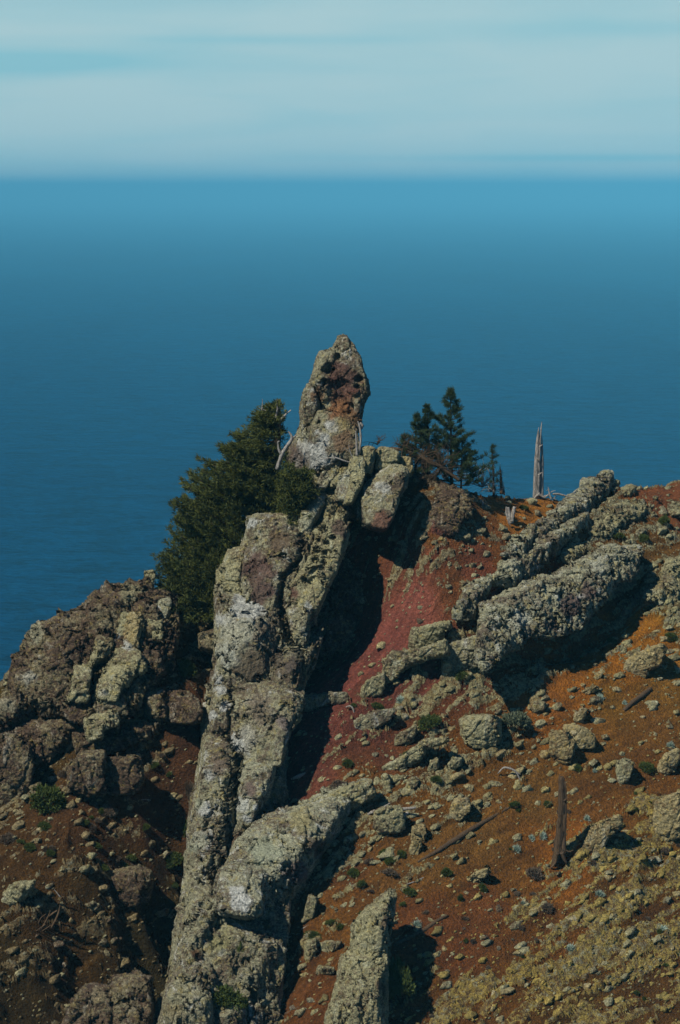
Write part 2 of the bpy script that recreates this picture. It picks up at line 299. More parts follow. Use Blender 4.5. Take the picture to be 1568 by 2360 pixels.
# hollows and humps in the ground (u, v, radius m, depth m)
HOL = [(1206, 1487, 1.2, 1.3), (1260, 1465, 1.3, 1.4), (1308, 1447, 1.3, 1.5), (1360, 1420, 1.3, 1.5), (1410, 1398, 1.2, 1.3), (1450, 1350, 1.1, 1.0), (940, 2240, .8, .5), (560, 2125, 1.2, .8)]
hp = hit([h[0] for h in HOL], [h[1] for h in HOL], coarse)
def detail(x, y):
    z0 = base_h(x, y); s = x*sd[0]+y*sd[1]; t = -x*sd[1]+y*sd[0]
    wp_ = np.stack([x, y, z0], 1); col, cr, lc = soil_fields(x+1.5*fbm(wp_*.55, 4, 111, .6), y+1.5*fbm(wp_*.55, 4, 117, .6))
    q = np.stack([s*.24, t*2.1, z0*.25], 1); wq = np.stack([x, y, z0], 1)
    wx = perlin(wq*.5, 90); q = q+wx[:, None]*.35
    n1 = fbm(q*.55, 4, 1); n2 = fbm(q*1.7, 4, 5)
    n3 = fbm(q*4.5, 4, 8, .65); m = sst(np.minimum(cr, .72)*1.0-.56+n1*1.2+n2*1.1+n3*.9, -.06, .16)
    wz = np.stack([perlin(wq*2.1, 91), perlin(wq*2.1, 92), perlin(wq*2.1, 93)], 1)*.8; F1, F2, ci = worley(np.stack([s*.9, t*2.9, z0*1.0], 1)+wz, 3); G1, G2, gi = worley(np.stack([s*2.2, t*6., z0*2.2], 1)+wz, 9)
    ph = t*.42+fbm(np.stack([s*.10, t*.22, z0*.1], 1), 3, 130)*1.7+.12*n2; hh = ph-np.floor(ph); saw = sst(hh, 0, .26)*(1-hh)**1.3; bid = np.sin(np.floor(ph)*12.9898+s*.25)
    bandy = sst(bid+cr*1.4, -.1, .9); m = np.clip(m*(.55+.9*saw)+.8*sst(saw, .55, .8)*bandy*sst(cr+n2*.4, .1, .35), 0, 1)
    lump = .16*sst(F2-F1, 0, .5)*(.2+1.*ci)+.10*sst(G2-G1, 0, .5)*(.1+gi)+.34*fbm(q*1.2, 5, 20, .6, ridged=True)+.26*fbm(q*4, 4, 29, .65)
    z = z0+.30*saw*bandy*(.35+m)+.55*fbm(wq*.13, 3, 33)+.25*fbm(wq*np.array([.5, .5, .5]), 3, 41)+m*(lump+.06)+.07*fbm(wq*1.5, 4, 60, .62)+(1-m)*.10*fbm(q*3, 4, 66, .6, ridged=True)
    for h, p in zip(HOL, hp): z -= h[3]*np.exp(-((x-p[0])**2+(y-p[1])**2)/h[2]**2)
    # blocky ledges on the left hill
    lw = sst(-x, 4, 9); B1, B2, bi = worley(np.stack([x*.55, y*.55, z0*.55], 1)+wx[:, None]*.6, 71)
    z += lw*(.9*(bi-.45)*sst(B2-B1, 0, .25))*sst(fbm(wq*.2, 2, 77)+cr, .2, .5)
    fade = np.clip(1-(np.maximum(np.maximum(-29-x, x-30), np.maximum(100-y, y-170)))/40, .15, 1)
    stk = fbm(np.stack([s*.16, t*3.2, z0*.2], 1)+wx[:, None]*.4, 4, 150, .6); pat = fbm(np.stack([s*.5, t*1.3, z0*.5], 1)+wx[:, None], 4, 160, .65); col = col*(1+.85*stk+.7*pat)[:, None].clip(.35, 2.); col[:, 2] *= .9
    return z0+(z-z0)*fade, col, np.clip(m, 0, 1), lc
GX, GY = np.meshgrid(gx, gy); TZ, Tcol, Tcr, Tl = detail(GX.ravel(), GY.ravel()); TZ2 = TZ.reshape(GX.shape)
nx, ny = len(gx), len(gy)
idx = np.arange(nx*ny).reshape(ny, nx); quads = np.stack([idx[:-1, :-1], idx[:-1, 1:], idx[1:, 1:], idx[1:, :-1]], -1).reshape(-1, 4)
tv = np.stack([GX.ravel(), GY.ravel(), TZ], 1)
nn = normals(tv, quads); G1, G2, gi = worley(tv*3.3+np.stack([perlin(tv*1.7, 94), perlin(tv*1.7, 95), perlin(tv*1.7, 96)], 1), 15)
core = (tv[:, 0] > -25) & (tv[:, 0] < 26) & (tv[:, 1] > 107) & (tv[:, 1] < 163)
tv2 = tv+nn*(Tcr*core*(.14*(.55-G1)))[:, None]
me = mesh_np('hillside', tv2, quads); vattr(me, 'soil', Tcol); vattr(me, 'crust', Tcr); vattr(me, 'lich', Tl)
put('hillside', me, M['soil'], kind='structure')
def ground(x, y):
    x = np.atleast_1d(x); y = np.atleast_1d(y)
    i = np.clip(np.searchsorted(gx, x)-1, 0, nx-2); j = np.clip(np.searchsorted(gy, y)-1, 0, ny-2); s = (x-gx[i])/(gx[i+1]-gx[i]); t = (y-gy[j])/(gy[j+1]-gy[j])
    s = np.clip(s, 0, 1); t = np.clip(t, 0, 1)
    return TZ2[j, i]*(1-s)*(1-t)+TZ2[j, i+1]*s*(1-t)+TZ2[j+1, i]*(1-s)*t+TZ2[j+1, i+1]*s*t
# ------------------------------------------------------------------ carved rocks
FV = [700, 1100, 1300, 1600, 1900, 2100, 2359]; FD = [141.3, 139.4, 135.4, 129.3, 122.6, 117.2, 112]
def Dfin(v): return np.interp(v, FV, FD)
def chunk(reg, pts, D=0., T=3., sh=.16, fs=.55, bs=.8, shv=-.06, Df=Dfin, lean=0., grow=1.045):
    """closed rock block: outline seen from the survey point, true depth Df(v)+D, thickness T, front arris shifted sideways"""
    p = px(reg, pts); x, y = p[:, 0], p[:, 1]; xs, ys = np.roll(x, -1), np.roll(y, -1); cr = x*ys-xs*y
    if cr.sum() < 0: p = p[::-1]; x, y = p[:, 0], p[:, 1]; xs, ys = np.roll(x, -1), np.roll(y, -1); cr = x*ys-xs*y
    c = np.array([((x+xs)*cr).sum(), ((y+ys)*cr).sum()])/(3*cr.sum()); w = np.ptp(x); h = np.ptp(y)
    two = getattr(Df, 'two', False)
    Dm = Df(x, y) if two else Df(y) if callable(Df) else np.full(len(p), float(Df))
    Dc = float(Df(c[0], c[1]) if two else Df(c[1]) if callable(Df) else Df)
    fs = min(fs*1.14, .86); g_ = grow; rings = [(bs*g_, .5, 0), (g_, .14, 0), (.98*g_, -.18, .3), ((fs+.16)*g_, -.40, .75), (fs*.8, -.5, 1.)]
    V = []
    for k, (s, t, a) in enumerate(rings):
        q = c+(p-c)*s+np.array([sh*w*a, shv*h*a]); dd = Dc+(Dm-Dc)*s+D+t*T
        V.append(at(q[:, 0], q[:, 1], dd))
    n = len(p); V = np.concatenate(V); F = []
    for k in range(len(rings)-1):
        for i in range(n):
            j = (i+1) % n; a, b, e, d = k*n+i, k*n+j, (k+1)*n+j, (k+1)*n+i; F += [(a, b, e), (a, e, d)]
    cb = at(c[0], c[1], Dc+D+.55*T); cf = at(c[0]+sh*w, c[1]+shv*h, Dc+D-.56*T); V = np.concatenate([V, [cb, cf]]); ib, jf = len(V)-2, len(V)-1; o = (len(rings)-1)*n
    for i in range(n): j = (i+1) % n; F += [(j, i, ib), (o+i, o+j, jf)]
    return V, np.array(F)
def carve(name, chunks, mat, label, cat='rock', vox=.075, amp=1., dents=(), stains_shade=(), seed=0, group=None, aniso=(1, 1, .6), parent=None, knob=.025, fq=1.):
    V = []; F = []; o = 0
    for v, f in chunks: V.append(v); F.append(f+o); o += len(v)
    tmp = bpy.data.objects.new('tmp', mesh_np('tmp', np.concatenate(V), np.concatenate(F), False)); COL.objects.link(tmp)
    md = tmp.modifiers.new('r', 'REMESH'); md.mode = 'VOXEL'; md.voxel_size = vox; md.adaptivity = 0
    dg = bpy.context.evaluated_depsgraph_get(); ev = tmp.evaluated_get(dg); m2 = ev.to_mesh()
    v = np.empty(len(m2.vertices)*3, np.float32); m2.vertices.foreach_get('co', v); v = v.reshape(-1, 3).astype(float)
    f = np.empty(len(m2.polygons)*4, np.int32); m2.polygons.foreach_get('vertices', f); f = f.reshape(-1, 4)
    ev.to_mesh_clear(); bpy.data.objects.remove(tmp)
    # relax, then break up the surface
    for _ in range(2):
        nb = np.zeros_like(v); ct = np.zeros(len(v))
        for k in range(4):
            a, b = f[:, k], f[:, (k+1) % 4]
            for c in range(3): nb[:, c] += np.bincount(a, v[b, c], len(v))+np.bincount(b, v[a, c], len(v))
            ct += np.bincount(a, minlength=len(v))+np.bincount(b, minlength=len(v))
        v = v*.55+.45*nb/ct[:, None]
    q = v*np.array(aniso); n = normals(v, f); w = np.stack([perlin(v*.6, seed+k) for k in (1, 2, 3)], 1); v = v+n*((.75*fbm(q*.6, 3, seed+70)+.28*fbm(q*1.5, 2, seed+75))*amp)[:, None]; n = normals(v, f)
    
    v, e1 = fracture(v, n, q*.62*fq+w*.16, .7, seed+40, .13*amp); n = normals(v, f); v, e2 = fracture(v, n, q*1.35*fq+w*.2, .8, seed+41, .06*amp); n = normals(v, f); v, e3 = fracture(v, n, q*3.2+w*.15, .6, seed+42); n = normals(v, f)
    fl = fbm(np.stack([v[:, 0]*1.9+v[:, 2]*.25, v[:, 1]*1.9, v[:, 2]*.33], 1)+w*.35, 4, seed+6, .55, True)
    d = -.20*np.exp(-(e1/.035)**2)-.09*np.exp(-(e2/.05)**2)+.05+.05*fbm(q*.8, 3, seed+7)+.07*fl
    v = v+n*(d*min(amp, .8))[:, None]; n = normals(v, f)
    E1, E2, ei = worley(v*4.2, seed+9); pit = sst(perlin(v*.7, seed+11), .05, .35)
    v = v+n*(min(amp, .8)*(.05*fbm(v*5, 3, seed+12, .6)+.05*fbm(q*9, 2, seed+14, .6, True)-.10*pit*sst(.5-E1, 0, .3)))[:, None]
    if knob:
        n = normals(v, f); kw = v*3.0+np.stack([perlin(v*2.3, 301+k) for k in range(3)], 1)*.6; K1, K2, ki = worley(kw, seed+21); J1, J2, ji = worley(kw*2.3, seed+22)
        km = sst(fbm(v*.7, 2, seed+23), -.25, .25); v = v+n*(knob*(.35+km)*(1.25*(.5-K1)+.9*(ki-.5)*sst(K2-K1, 0, .2)+.55*(.5-J1)))[:, None]
    if dents:
        n = normals(v, f); fr = sst(-n[:, 1], -.2, .3)
        for reg, x, y, r, dp in dents:
            uv = px(reg, [(x, y)])[0]; D = 130.; c = at(uv[0], uv[1], D); k = 1/(v[:, 1]/D)
            dx = v[:, 0]*k-c[0]; dz = (v[:, 2]-H)*k-(c[2]-H); rr = np.hypot(dx, dz)/r*(1+.7*perlin(v*2.2, 88)); g = sst(1-rr, 0, .75)*fr
            v = v+np.array([.2, 1, 0])*(g*dp)[:, None]
    st = np.zeros((len(v), 4)); st[:, :3] = .1; tw = np.zeros(len(v)); wp = np.stack([fbm(v*1.1, 3, 31), fbm(v*1.1, 3, 35)], 1)*1.3
    for reg, x, y, r, rgb, a in stains_shade:
        uv = px(reg, [(x, y)])[0]; D = 125.; c = at(uv[0], uv[1], D); k = D/v[:, 1]
        g = np.exp(-((v[:, 0]*k-c[0]+wp[:, 0]*r)**2+((v[:, 2]-H)*k-(c[2]-H)+wp[:, 1]*r)**2)/(r*r)); gw = g*g+1e-6
        if tw.max() == 0: st[:, :3] = 0
        st[:, :3] += gw[:, None]*np.array(rgb); tw += gw; st[:, 3] = np.maximum(st[:, 3], g*a)
    if stains_shade: st[:, :3] /= tw[:, None]
    me = mesh_np(name, v, f); vattr(me, 'stain_shade', st); loc = recentre(me)
    return put(name, me, mat, parent, label, cat, group, loc=loc)
BR = (.085, .05, .036); RD = (.12, .045, .03); OR = (.20, .10, .04); PL = (.40, .41, .37); GG = (.25, .26, .16)
def C(reg, pts, *a, **k): return chunk(reg, pts, *a, **k)
carve('rock_pinnacle', [
    C('R1', [(768, 88), (800, 110), (818, 160), (862, 205), (878, 290), (800, 310), (710, 280), (668, 235), (708, 150), (735, 100)], -.3, 1.9, grow=1.0),
    C('R1', [(700, 190), (640, 250), (600, 238), (560, 245), (535, 300), (515, 380), (480, 470), (475, 560), (520, 640), (620, 660), (680, 420), (730, 300)], -.2, 2.6, .05, grow=1.0),
    C('R1', [(700, 260), (870, 300), (915, 380), (930, 450), (975, 530), (990, 640), (935, 740), (915, 860), (915, 1000), (780, 1000), (600, 880), (540, 700), (590, 520), (640, 380)], .3, 3.6, .1, .75, grow=1.0),
    C('R1', [(440, 545), (480, 560), (515, 640), (540, 760), (500, 900), (430, 990), (370, 1000), (380, 880), (370, 780), (400, 680), (405, 600)], -.3, 2.6, .1, grow=1.0),
    C('R1', [(550, 808), (650, 815), (780, 850), (850, 920), (870, 1010), (700, 1030), (520, 1010), (450, 960), (490, 870)], -1., 3., .1, .7, grow=1.0),
    C('R1', [(420, 950), (600, 970), (875, 980), (885, 1120), (880, 1240), (700, 1320), (540, 1390), (430, 1340), (400, 1230), (398, 1150), (430, 1080)], -1.2, 3.4, .1, .7, grow=1.0),
    C('R1', [(370, 930), (450, 1000), (430, 1120), (400, 1300), (350, 1420), (270, 1320), (235, 1230), (290, 1110), (340, 1010)], .6, 3., grow=1.0),
    C('R1', [(260, 1250), (500, 1250), (900, 1200), (960, 1500), (700, 1620), (480, 1560), (350, 1450)], .2, 4.)],
    M['fin'], 'tall pointed rock pinnacle with a hollow rusty face rising against the sea', 'rock pinnacle', .05, .42, fq=2.0,
    dents=[('R1', 720, 640, 1.1, .5), ('R1', 700, 730, .8, .3), ('R1', 715, 300, .28, .5), ('R1', 640, 400, .36, .6), ('R1', 620, 440, .3, .5), ('R1', 600, 520, .22, .4), ('R1', 905, 500, .28, .5), ('R1', 900, 570, .25, .4), ('R1', 820, 780, .4, .5), ('R1', 540, 900, .2, .3)],
    stains_shade=[('R1', 760, 560, 1.0, (.10, .042, .032), 1.), ('R1', 800, 440, .8, (.09, .05, .038), .9), ('R1', 740, 760, .7, (.20, .085, .03), 1.), ('R1', 850, 850, .6, (.13, .07, .035), .9), ('R1', 510, 1170, .95, PL, .95), ('R1', 660, 920, .35, PL, .9), ('R1', 780, 930, .5, (.24, .20, .08), .8), ('R1', 780, 1080, .7, (.16, .10, .055), .8), ('R1', 350, 1200, .7, BR, .8), ('R1', 540, 640, .4, (.16, .09, .045), .8)], seed=100)
def cleft(reg, pts, r, dp, n=5):
    out = []
    for (a, b), (c, d) in zip(pts[:-1], pts[1:]):
        n = 9
        for k in range(n): f = k/n; out.append((reg, a+(c-a)*f, b+(d-b)*f, r*(1+.4*math.sin(a*3+k*2.1)), dp))
    return out
CL1 = cleft('R2', [(775, 430), (772, 600), (700, 690), (650, 740), (625, 850), (612, 930), (640, 1030), (665, 1130), (695, 1230), (780, 1310)], .2, .9)
CL2 = cleft('R3', [(590, 520), (612, 620), (590, 740), (575, 850), (560, 960), (545, 1080), (500, 1190), (450, 1330), (420, 1420)], .27, 1.4)
CL3 = cleft('R4', [(760, 740), (700, 800), (690, 880), (640, 960), (600, 1040)], .55, 1.8)+cleft('R4', [(720, 1240), (850, 1260), (980, 1190)], .5, 1.5)+cleft('R4', [(1180, 400), (1140, 560), (1080, 680)], .4, 1.)
crest = [
    ('upright wedge-shaped crest boulder just right of the pinnacle foot', [(990, 1128), (1050, 1140), (1058, 1230), (1015, 1400), (940, 1400), (890, 1250), (880, 1210), (930, 1150)], -1.6, 2.0, M['crust']),
    ('rounded block capping the crest, right of the upright wedge boulder', [(1110, 1130), (1200, 1140), (1265, 1190), (1255, 1270), (1180, 1330), (1060, 1330), (1070, 1200)], -1.0, 2.2, M['crust']),
    ('smallest crest boulder beside the dark brush at the right end', [(1290, 1235), (1340, 1250), (1388, 1330), (1350, 1385), (1270, 1360), (1240, 1290)], -.6, 1.4, M['yellow']),
    ('narrow standing slab with a pale left edge below the pinnacle', [(850, 1225), (900, 1220), (945, 1300), (960, 1420), (895, 1540), (820, 1645), (795, 1630), (825, 1500), (825, 1330)], -2.6, 1.9, M['crust']),
    ('grey-white slab leaning on the narrow standing slab', [(740, 1390), (815, 1320), (850, 1420), (800, 1620), (720, 1610), (700, 1540)], -2.2, 1.6, M['slab']),
    ('large smooth-faced boulder with a reddish foot at the top of the gully', [(1190, 1308), (1260, 1308), (1335, 1400), (1320, 1480), (1250, 1600), (1220, 1750), (1110, 1900), (960, 1850), (890, 1700), (880, 1650), (960, 1500), (1080, 1380)], -1.2, 3.8, M['fin']),
    ('slanting pale slab under the pinnacle face', [(640, 1235), (715, 1238), (705, 1340), (650, 1440), (570, 1530), (500, 1540), (560, 1380)], -2.0, 1.3, M['slab']),
    ('small broken slab wedged between the pinnacle and the standing slab', [(760, 1300), (800, 1330), (740, 1420), (660, 1500), (640, 1470), (700, 1380)], -2.2, .9, M['crust'])]
for i, (lab, pts, D, T, m) in enumerate(crest):
    carve('crest_boulder', [C('R1', pts, D, T, .14, .7)], m, lab, 'boulder', .05, .45, fq=1.5, seed=140+i*13, group='boulders along the crest', stains_shade=[('R1', 1150, 1850, .8, (.13, .06, .04), .9), ('R1', 1150, 1500, .5, PL, .6)] if i == 5 else ())
carve('leaning_horn_rock', [C('R1', [(545, 1540), (600, 1555), (615, 1590), (560, 1740), (440, 1910), (385, 1925), (368, 1830), (400, 1750), (500, 1630)], -1.6, 1.4, -.04, .6)], M['slab'], 'pale horn-shaped rock leaning beside the flat-topped block', 'rock', .05, .4, seed=300)
carve('rock_block', [C('R2', [(388, 318), (560, 325), (775, 310), (772, 480), (750, 640), (660, 760), (630, 900), (610, 990), (520, 960), (300, 960), (300, 640), (340, 520), (365, 480), (372, 400)], 0, 4.6, .22, .8, shv=-.02)],
      M['fin'], 'flat-topped angular brown rock block on the sunlit cliff below the big tree', 'rock', .065, .6, seed=320, stains_shade=[('R2', 470, 680, .9, (.10, .058, .046), .95), ('R2', 480, 860, .8, (.085, .05, .042), .95), ('R2', 420, 350, .35, PL, .9), ('R2', 600, 480, .7, (.12, .085, .05), .7)], dents=[('R2', 640, 590, .3, .4)]+CL1, aniso=(1.3, 1.3, .45))
carve('cap_stone', [C('R2', [(575, 292), (640, 283), (770, 305), (765, 335), (640, 352), (585, 350)], -.8, 2.6, 0, .8)], M['crust'], 'thin slab lying on top of the flat-topped rock block', 'rock slab', .05, .35, seed=330)
carve('knobbly_rock', [C('R2', [(280, 545), (350, 515), (385, 560), (330, 650), (325, 940), (260, 870), (165, 830), (168, 700), (220, 680), (230, 600)], 0, 2.8, .1, .6)], M['crust'], 'knobbly narrow rock column on the left side of the flat-topped block', 'rock', .06, .6, seed=340)
carve('honeycomb_rib', [C('R2', [(960, 112), (1020, 130), (1090, 220), (1105, 330), (1100, 520), (1010, 700), (920, 870), (860, 1000), (800, 1040), (720, 960), (628, 960), (640, 830), (700, 740), (770, 670), (800, 560), (830, 430), (930, 310), (940, 200)], -.8, 4.0, .10, .55, shv=0)],
      M['crust'], 'tall slanting rock rib pitted with honeycomb holes', 'rock', .055, .55, seed=350,
      dents=[('R2', x, y, r, .55) for x, y, r in ((930, 400, .3), (960, 500, .28), (940, 580, .38), (880, 620, .28), (860, 700, .34), (860, 770, .45), (900, 540, .25), (820, 810, .32), (790, 770, .25), (1000, 460, .2), (900, 480, .2), (830, 690, .2), (920, 680, .22), (940, 640, .18), (880, 560, .2))]+CL1,
      stains_shade=[('R2', 700, 870, .5, (.11, .05, .038), .95), ('R2', 830, 960, .3, PL, .9), ('R2', 1050, 400, .7, (.10, .065, .05), .7)])  # last patch is painted shade on the rib's right side face
carve('rock_buttress', [
    C('R2', [(180, 820), (260, 900), (420, 905), (520, 920), (600, 990), (650, 1100), (670, 1240), (600, 1330), (640, 1480), (560, 1600), (300, 1640), (100, 1620), (150, 1480), (140, 1300), (180, 1230), (160, 1000), (155, 900)], 0, 6.0, -.05, .4, shv=-.08),
    C('R2', [(630, 940), (700, 915), (850, 920), (840, 1020), (820, 1180), (780, 1280), (700, 1280), (640, 1080)], .2, 4.6, .1),
    C('R2', [(650, 1230), (780, 1290), (770, 1500), (700, 1640), (580, 1640), (540, 1400), (600, 1280)], -.6, 4.2, .1),
    C('P', [(600, 1230), (700, 1190), (775, 1170), (770, 1300), (735, 1400), (700, 1500), (690, 1620), (640, 1720), (500, 1720), (510, 1400), (560, 1300)], 2.6, 5., .0, .7),
    C('P', [(700, 1100), (780, 1060), (930, 1080), (915, 1150), (860, 1190), (760, 1200), (710, 1200)], 2.6, 4.6, .0, .7),
    C('R2', [(800, 1160), (915, 1180), (890, 1300), (860, 1400), (770, 1580), (740, 1660), (690, 1620), (760, 1400)], .6, 4.2, .05)],
    M['fin'], 'great bulging grey-white rock face halfway down the sunlit cliff', 'rock face', .06, .75, seed=360, dents=CL1+cleft('R2', [(600, 1330), (640, 1290), (780, 1270), (770, 1400), (720, 1520)], .16, .5),
    stains_shade=[('R2', 370, 960, .85, PL, .95), ('R2', 480, 940, .6, PL, .9), ('R2', 330, 1150, 1.0, (.34, .34, .25), .95), ('R2', 200, 1050, .5, PL, .8), ('R2', 250, 1300, .7, (.34, .35, .28), .9), ('R2', 540, 1130, .8, (.13, .10, .065), .95), ('R2', 420, 1400, 1.0, (.10, .078, .05), .95), ('R2', 560, 1300, .7, (.085, .065, .045), .9), ('R2', 700, 1400, .8, (.11, .09, .07), .8), ('R2', 180, 1500, .4, PL, .8)])
carve('cliff_rock', [
    C('R3', [(540, 110), (740, 88), (900, 90), (1015, 140), (995, 280), (955, 380), (890, 470), (860, 640), (760, 640), (640, 630), (600, 540), (530, 500), (560, 300), (480, 180)], -.2, 5., .15, .75),
    C('R3', [(440, -10), (560, 0), (580, 120), (570, 300), (540, 420), (480, 440), (418, 390), (412, 170)], .2, 4.4, 0)],
    M['fin'], 'broad smooth rock panel below the bulging face, with a white streaked left edge', 'rock face', .06, .6, seed=380, dents=CL2+cleft('R3', [(560, 80), (570, 200), (560, 300)], .12, .4)+cleft('R3', [(950, 200), (870, 300), (820, 440)], .12, .4),
    stains_shade=[('R3', 500, 100, .35, PL, 1.), ('R3', 530, 220, .3, (.46, .46, .42), 1.), ('R3', 440, 280, .3, PL, .95), ('R3', 600, 500, .9, PL, .85), ('R3', 700, 420, .7, (.32, .31, .24), .8), ('R3', 760, 240, 1., (.16, .13, .09), .75), ('R3', 930, 330, .5, (.18, .15, .13), .8)], aniso=(1.2, 1.2, .4))
carve('hanging_tooth_rock', [C('R3', [(640, 610), (800, 590), (855, 640), (835, 830), (750, 940), (700, 1050), (630, 1050), (578, 950), (585, 780)], -1.0, 3.4, .12, .6)], M['slab'], 'pale tooth-shaped rock tapering to a white point beside the black cleft', 'rock', .055, .5, seed=390, dents=CL2,
      stains_shade=[('R3', 620, 900, .5, (.42, .43, .37), .95), ('R3', 670, 1000, .3, PL, 1.), ('R3', 700, 820, .5, (.14, .10, .08), .9), ('R3', 740, 920, .2, PL, .9)])
carve('rock_rib', [
    C('R3', [(385, 470), (500, 420), (585, 520), (600, 760), (555, 880), (560, 1000), (530, 1140), (440, 1420), (420, 1560), (290, 1560), (285, 1180), (320, 1000), (360, 680)], -.3, 4.6, .02, .6, shv=0),
    C('P', [(480, 1640), (640, 1640), (660, 1800), (640, 2000), (620, 2100), (440, 2100), (440, 1950), (460, 1800)], 3.0, 4.6, .0, .7),
    C('R3', [(530, 960), (640, 1040), (710, 1050), (720, 1160), (650, 1320), (560, 1500), (440, 1500), (500, 1180)], .6, 3.4)],
    M['fin'], 'long vertical rock column with a green-tinged left edge, left of the tooth-shaped rock', 'rock', .06, .75, seed=400, dents=CL2+cleft('R3', [(450, 940), (400, 1010), (380, 1100)], .16, .5),
    stains_shade=[('R3', 350, 900, .35, (.27, .28, .16), .95), ('R3', 330, 1200, .5, (.28, .29, .2), .9), ('R3', 480, 640, .6, (.15, .11, .075), .7), ('R3', 600, 1150, .5, (.12, .08, .05), .9), ('R3', 380, 930, .5, PL, .85), ('R3', 420, 700, .4, PL, .8), ('R3', 360, 1150, .5, (.33, .33, .25), .85)], aniso=(1.3, 1.3, .35))
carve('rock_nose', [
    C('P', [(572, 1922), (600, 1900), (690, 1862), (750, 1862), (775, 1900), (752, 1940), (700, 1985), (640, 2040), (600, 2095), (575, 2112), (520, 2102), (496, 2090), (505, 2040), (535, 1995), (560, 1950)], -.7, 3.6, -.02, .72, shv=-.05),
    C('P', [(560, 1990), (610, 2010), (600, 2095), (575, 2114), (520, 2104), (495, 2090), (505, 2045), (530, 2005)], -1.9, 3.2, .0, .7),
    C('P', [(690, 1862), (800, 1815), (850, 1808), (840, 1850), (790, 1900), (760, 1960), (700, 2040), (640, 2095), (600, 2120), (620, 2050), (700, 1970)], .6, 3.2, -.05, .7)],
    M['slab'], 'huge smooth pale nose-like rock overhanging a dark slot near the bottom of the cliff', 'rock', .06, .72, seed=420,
    stains_shade=[('P', 560, 2070, .7, (.44, .45, .41), 1.), ('P', 610, 1960, .8, (.27, .29, .20), .9), ('P', 700, 1890, .8, (.29, .26, .13), .9), ('P', 680, 2010, .7, (.13, .10, .09), .95), ('P', 730, 1960, .6, (.12, .085, .06), .95)])  # last two patches paint the shade of the nose's right side
carve('ribbed_crag', [
    C('R5', [(1095, 560), (1230, 600), (1240, 800), (1130, 1000), (1080, 1200), (975, 1260), (985, 1000), (1060, 800), (1090, 640)], .2, 4.4, .1, .6),
    C('R5', [(1220, 820), (1400, 800), (1420, 960), (1330, 1230), (1200, 1270), (1080, 1080), (1130, 980)], .6, 4.4, .08),
    C('R5', [(1050, 1040), (1200, 1060), (1220, 1300), (1180, 1560), (860, 1560), (960, 1230), (985, 1180)], -.2, 4.6, .1),
    C('R5', [(1330, 860), (1450, 800), (1560, 880), (1570, 1000), (1500, 1180), (1400, 1300), (1270, 1250)], .5, 3.8, .08),
    C('R5', [(1180, 1240), (1330, 1180), (1420, 1300), (1400, 1560), (1160, 1560)], .4, 3.6, .08),
    C('P', [(440, 1990), (640, 1990), (660, 2130), (650, 2250), (630, 2420), (400, 2420), (410, 2200)], 2.0, 5, 0, .75),
    C('R5', [(1400, 1280), (1500, 1300), (1480, 1560), (1370, 1560)], .9, 3., .08)],
    M['fin'], 'ribbed yellow-green rock wall at the bottom, under the pale nose-like rock', 'rock wall', .075, .85, seed=440,
    stains_shade=[('R5', 1250, 950, .8, (.24, .23, .11), .7), ('R5', 1000, 1350, .8, (.22, .19, .10), .6), ('R5', 1120, 1020, .35, (.10, .045, .02), .9), ('R5', 1100, 1320, .35, PL, .7)], aniso=(1.5, 1.5, .3))
for lab, pts, D, T in (('tall fluted rock leaning against the wall below the dark slot', [(180, 1040), (225, 1010), (250, 1060), (240, 1260), (140, 1330), (130, 1280), (160, 1120)], -.6, 1.4),
                       ('narrow ragged rib at the right foot of the ribbed wall', [(60, 1100), (110, 960), (150, 1000), (150, 1200), (100, 1400), (20, 1400), (40, 1240)], -.5, 1.6),
                       ('upright brown rock shard on the slope right of the nose-like rock', [(380, 720), (420, 660), (475, 690), (460, 760), (430, 850), (380, 830), (375, 770)], -.6, 1.3),
                       ('low block of pale rock with a hooked white edge', [(380, 1100), (400, 1000), (450, 970), (480, 1030), (440, 1070), (430, 1120), (395, 1180)], -.4, .9),
                       ('small block with a white left rim beside the spire', [(450, 1200), (480, 1150), (570, 1160), (590, 1200), (560, 1225), (470, 1230)], -.4, .8),
                       ('angular block split by a white seam near the spire', [(490, 1000), (540, 980), (640, 990), (600, 1050), (560, 1080), (500, 1070)], -.4, .9)):
    p = px('R6', pts).mean(0); g = hit([p[0]], [p[1]], ground)[0][1]
    carve('rock_shard', [chunk('R6', pts, D+.5, T, .1, .6, Df=g)], M['crust'], lab, 'rock', .05, .3, seed=int(p[0]), group='rock shards near the foot of the cliff')
# spire in the foreground
Dsp = lambda v: np.interp(v, [2050, 2359], [116.0, 111.6])
carve('rock_spire', [
    chunk('R6', [(970, 650), (966, 750), (984, 850), (958, 950), (915, 1050), (830, 1120), (706, 1090), (720, 1000), (724, 880), (790, 812), (884, 715)], -.8, 2.6, .18, .5, Df=Dsp, shv=-.1),
    chunk('R6', [(700, 1030), (870, 1040), (840, 1150), (800, 1300), (790, 1800), (500, 1800), (550, 1430), (600, 1330), (640, 1110)], -.8, 3.0, .14, .5, Df=Dsp, shv=0),
    chunk('R6', [(975, 1030), (980, 1090), (945, 1150), (945, 1330), (935, 1800), (740, 1800), (780, 1300), (870, 1080)], -1.0, 2.6, -.05, .5, Df=Dsp, shv=0)],
    M['crust'], 'tall leaning rock spire with a pointed tip at the bottom edge', 'rock spire', .05, .7, fq=1.4, seed=460, aniso=(1.5, 1.5, .35), stains_shade=[('R6', 940, 850, .4, (.10, .07, .045), .9), ('R6', 910, 1300, .5, (.14, .09, .05), .8)])  # both dark patches are painted shade on the spire's right face
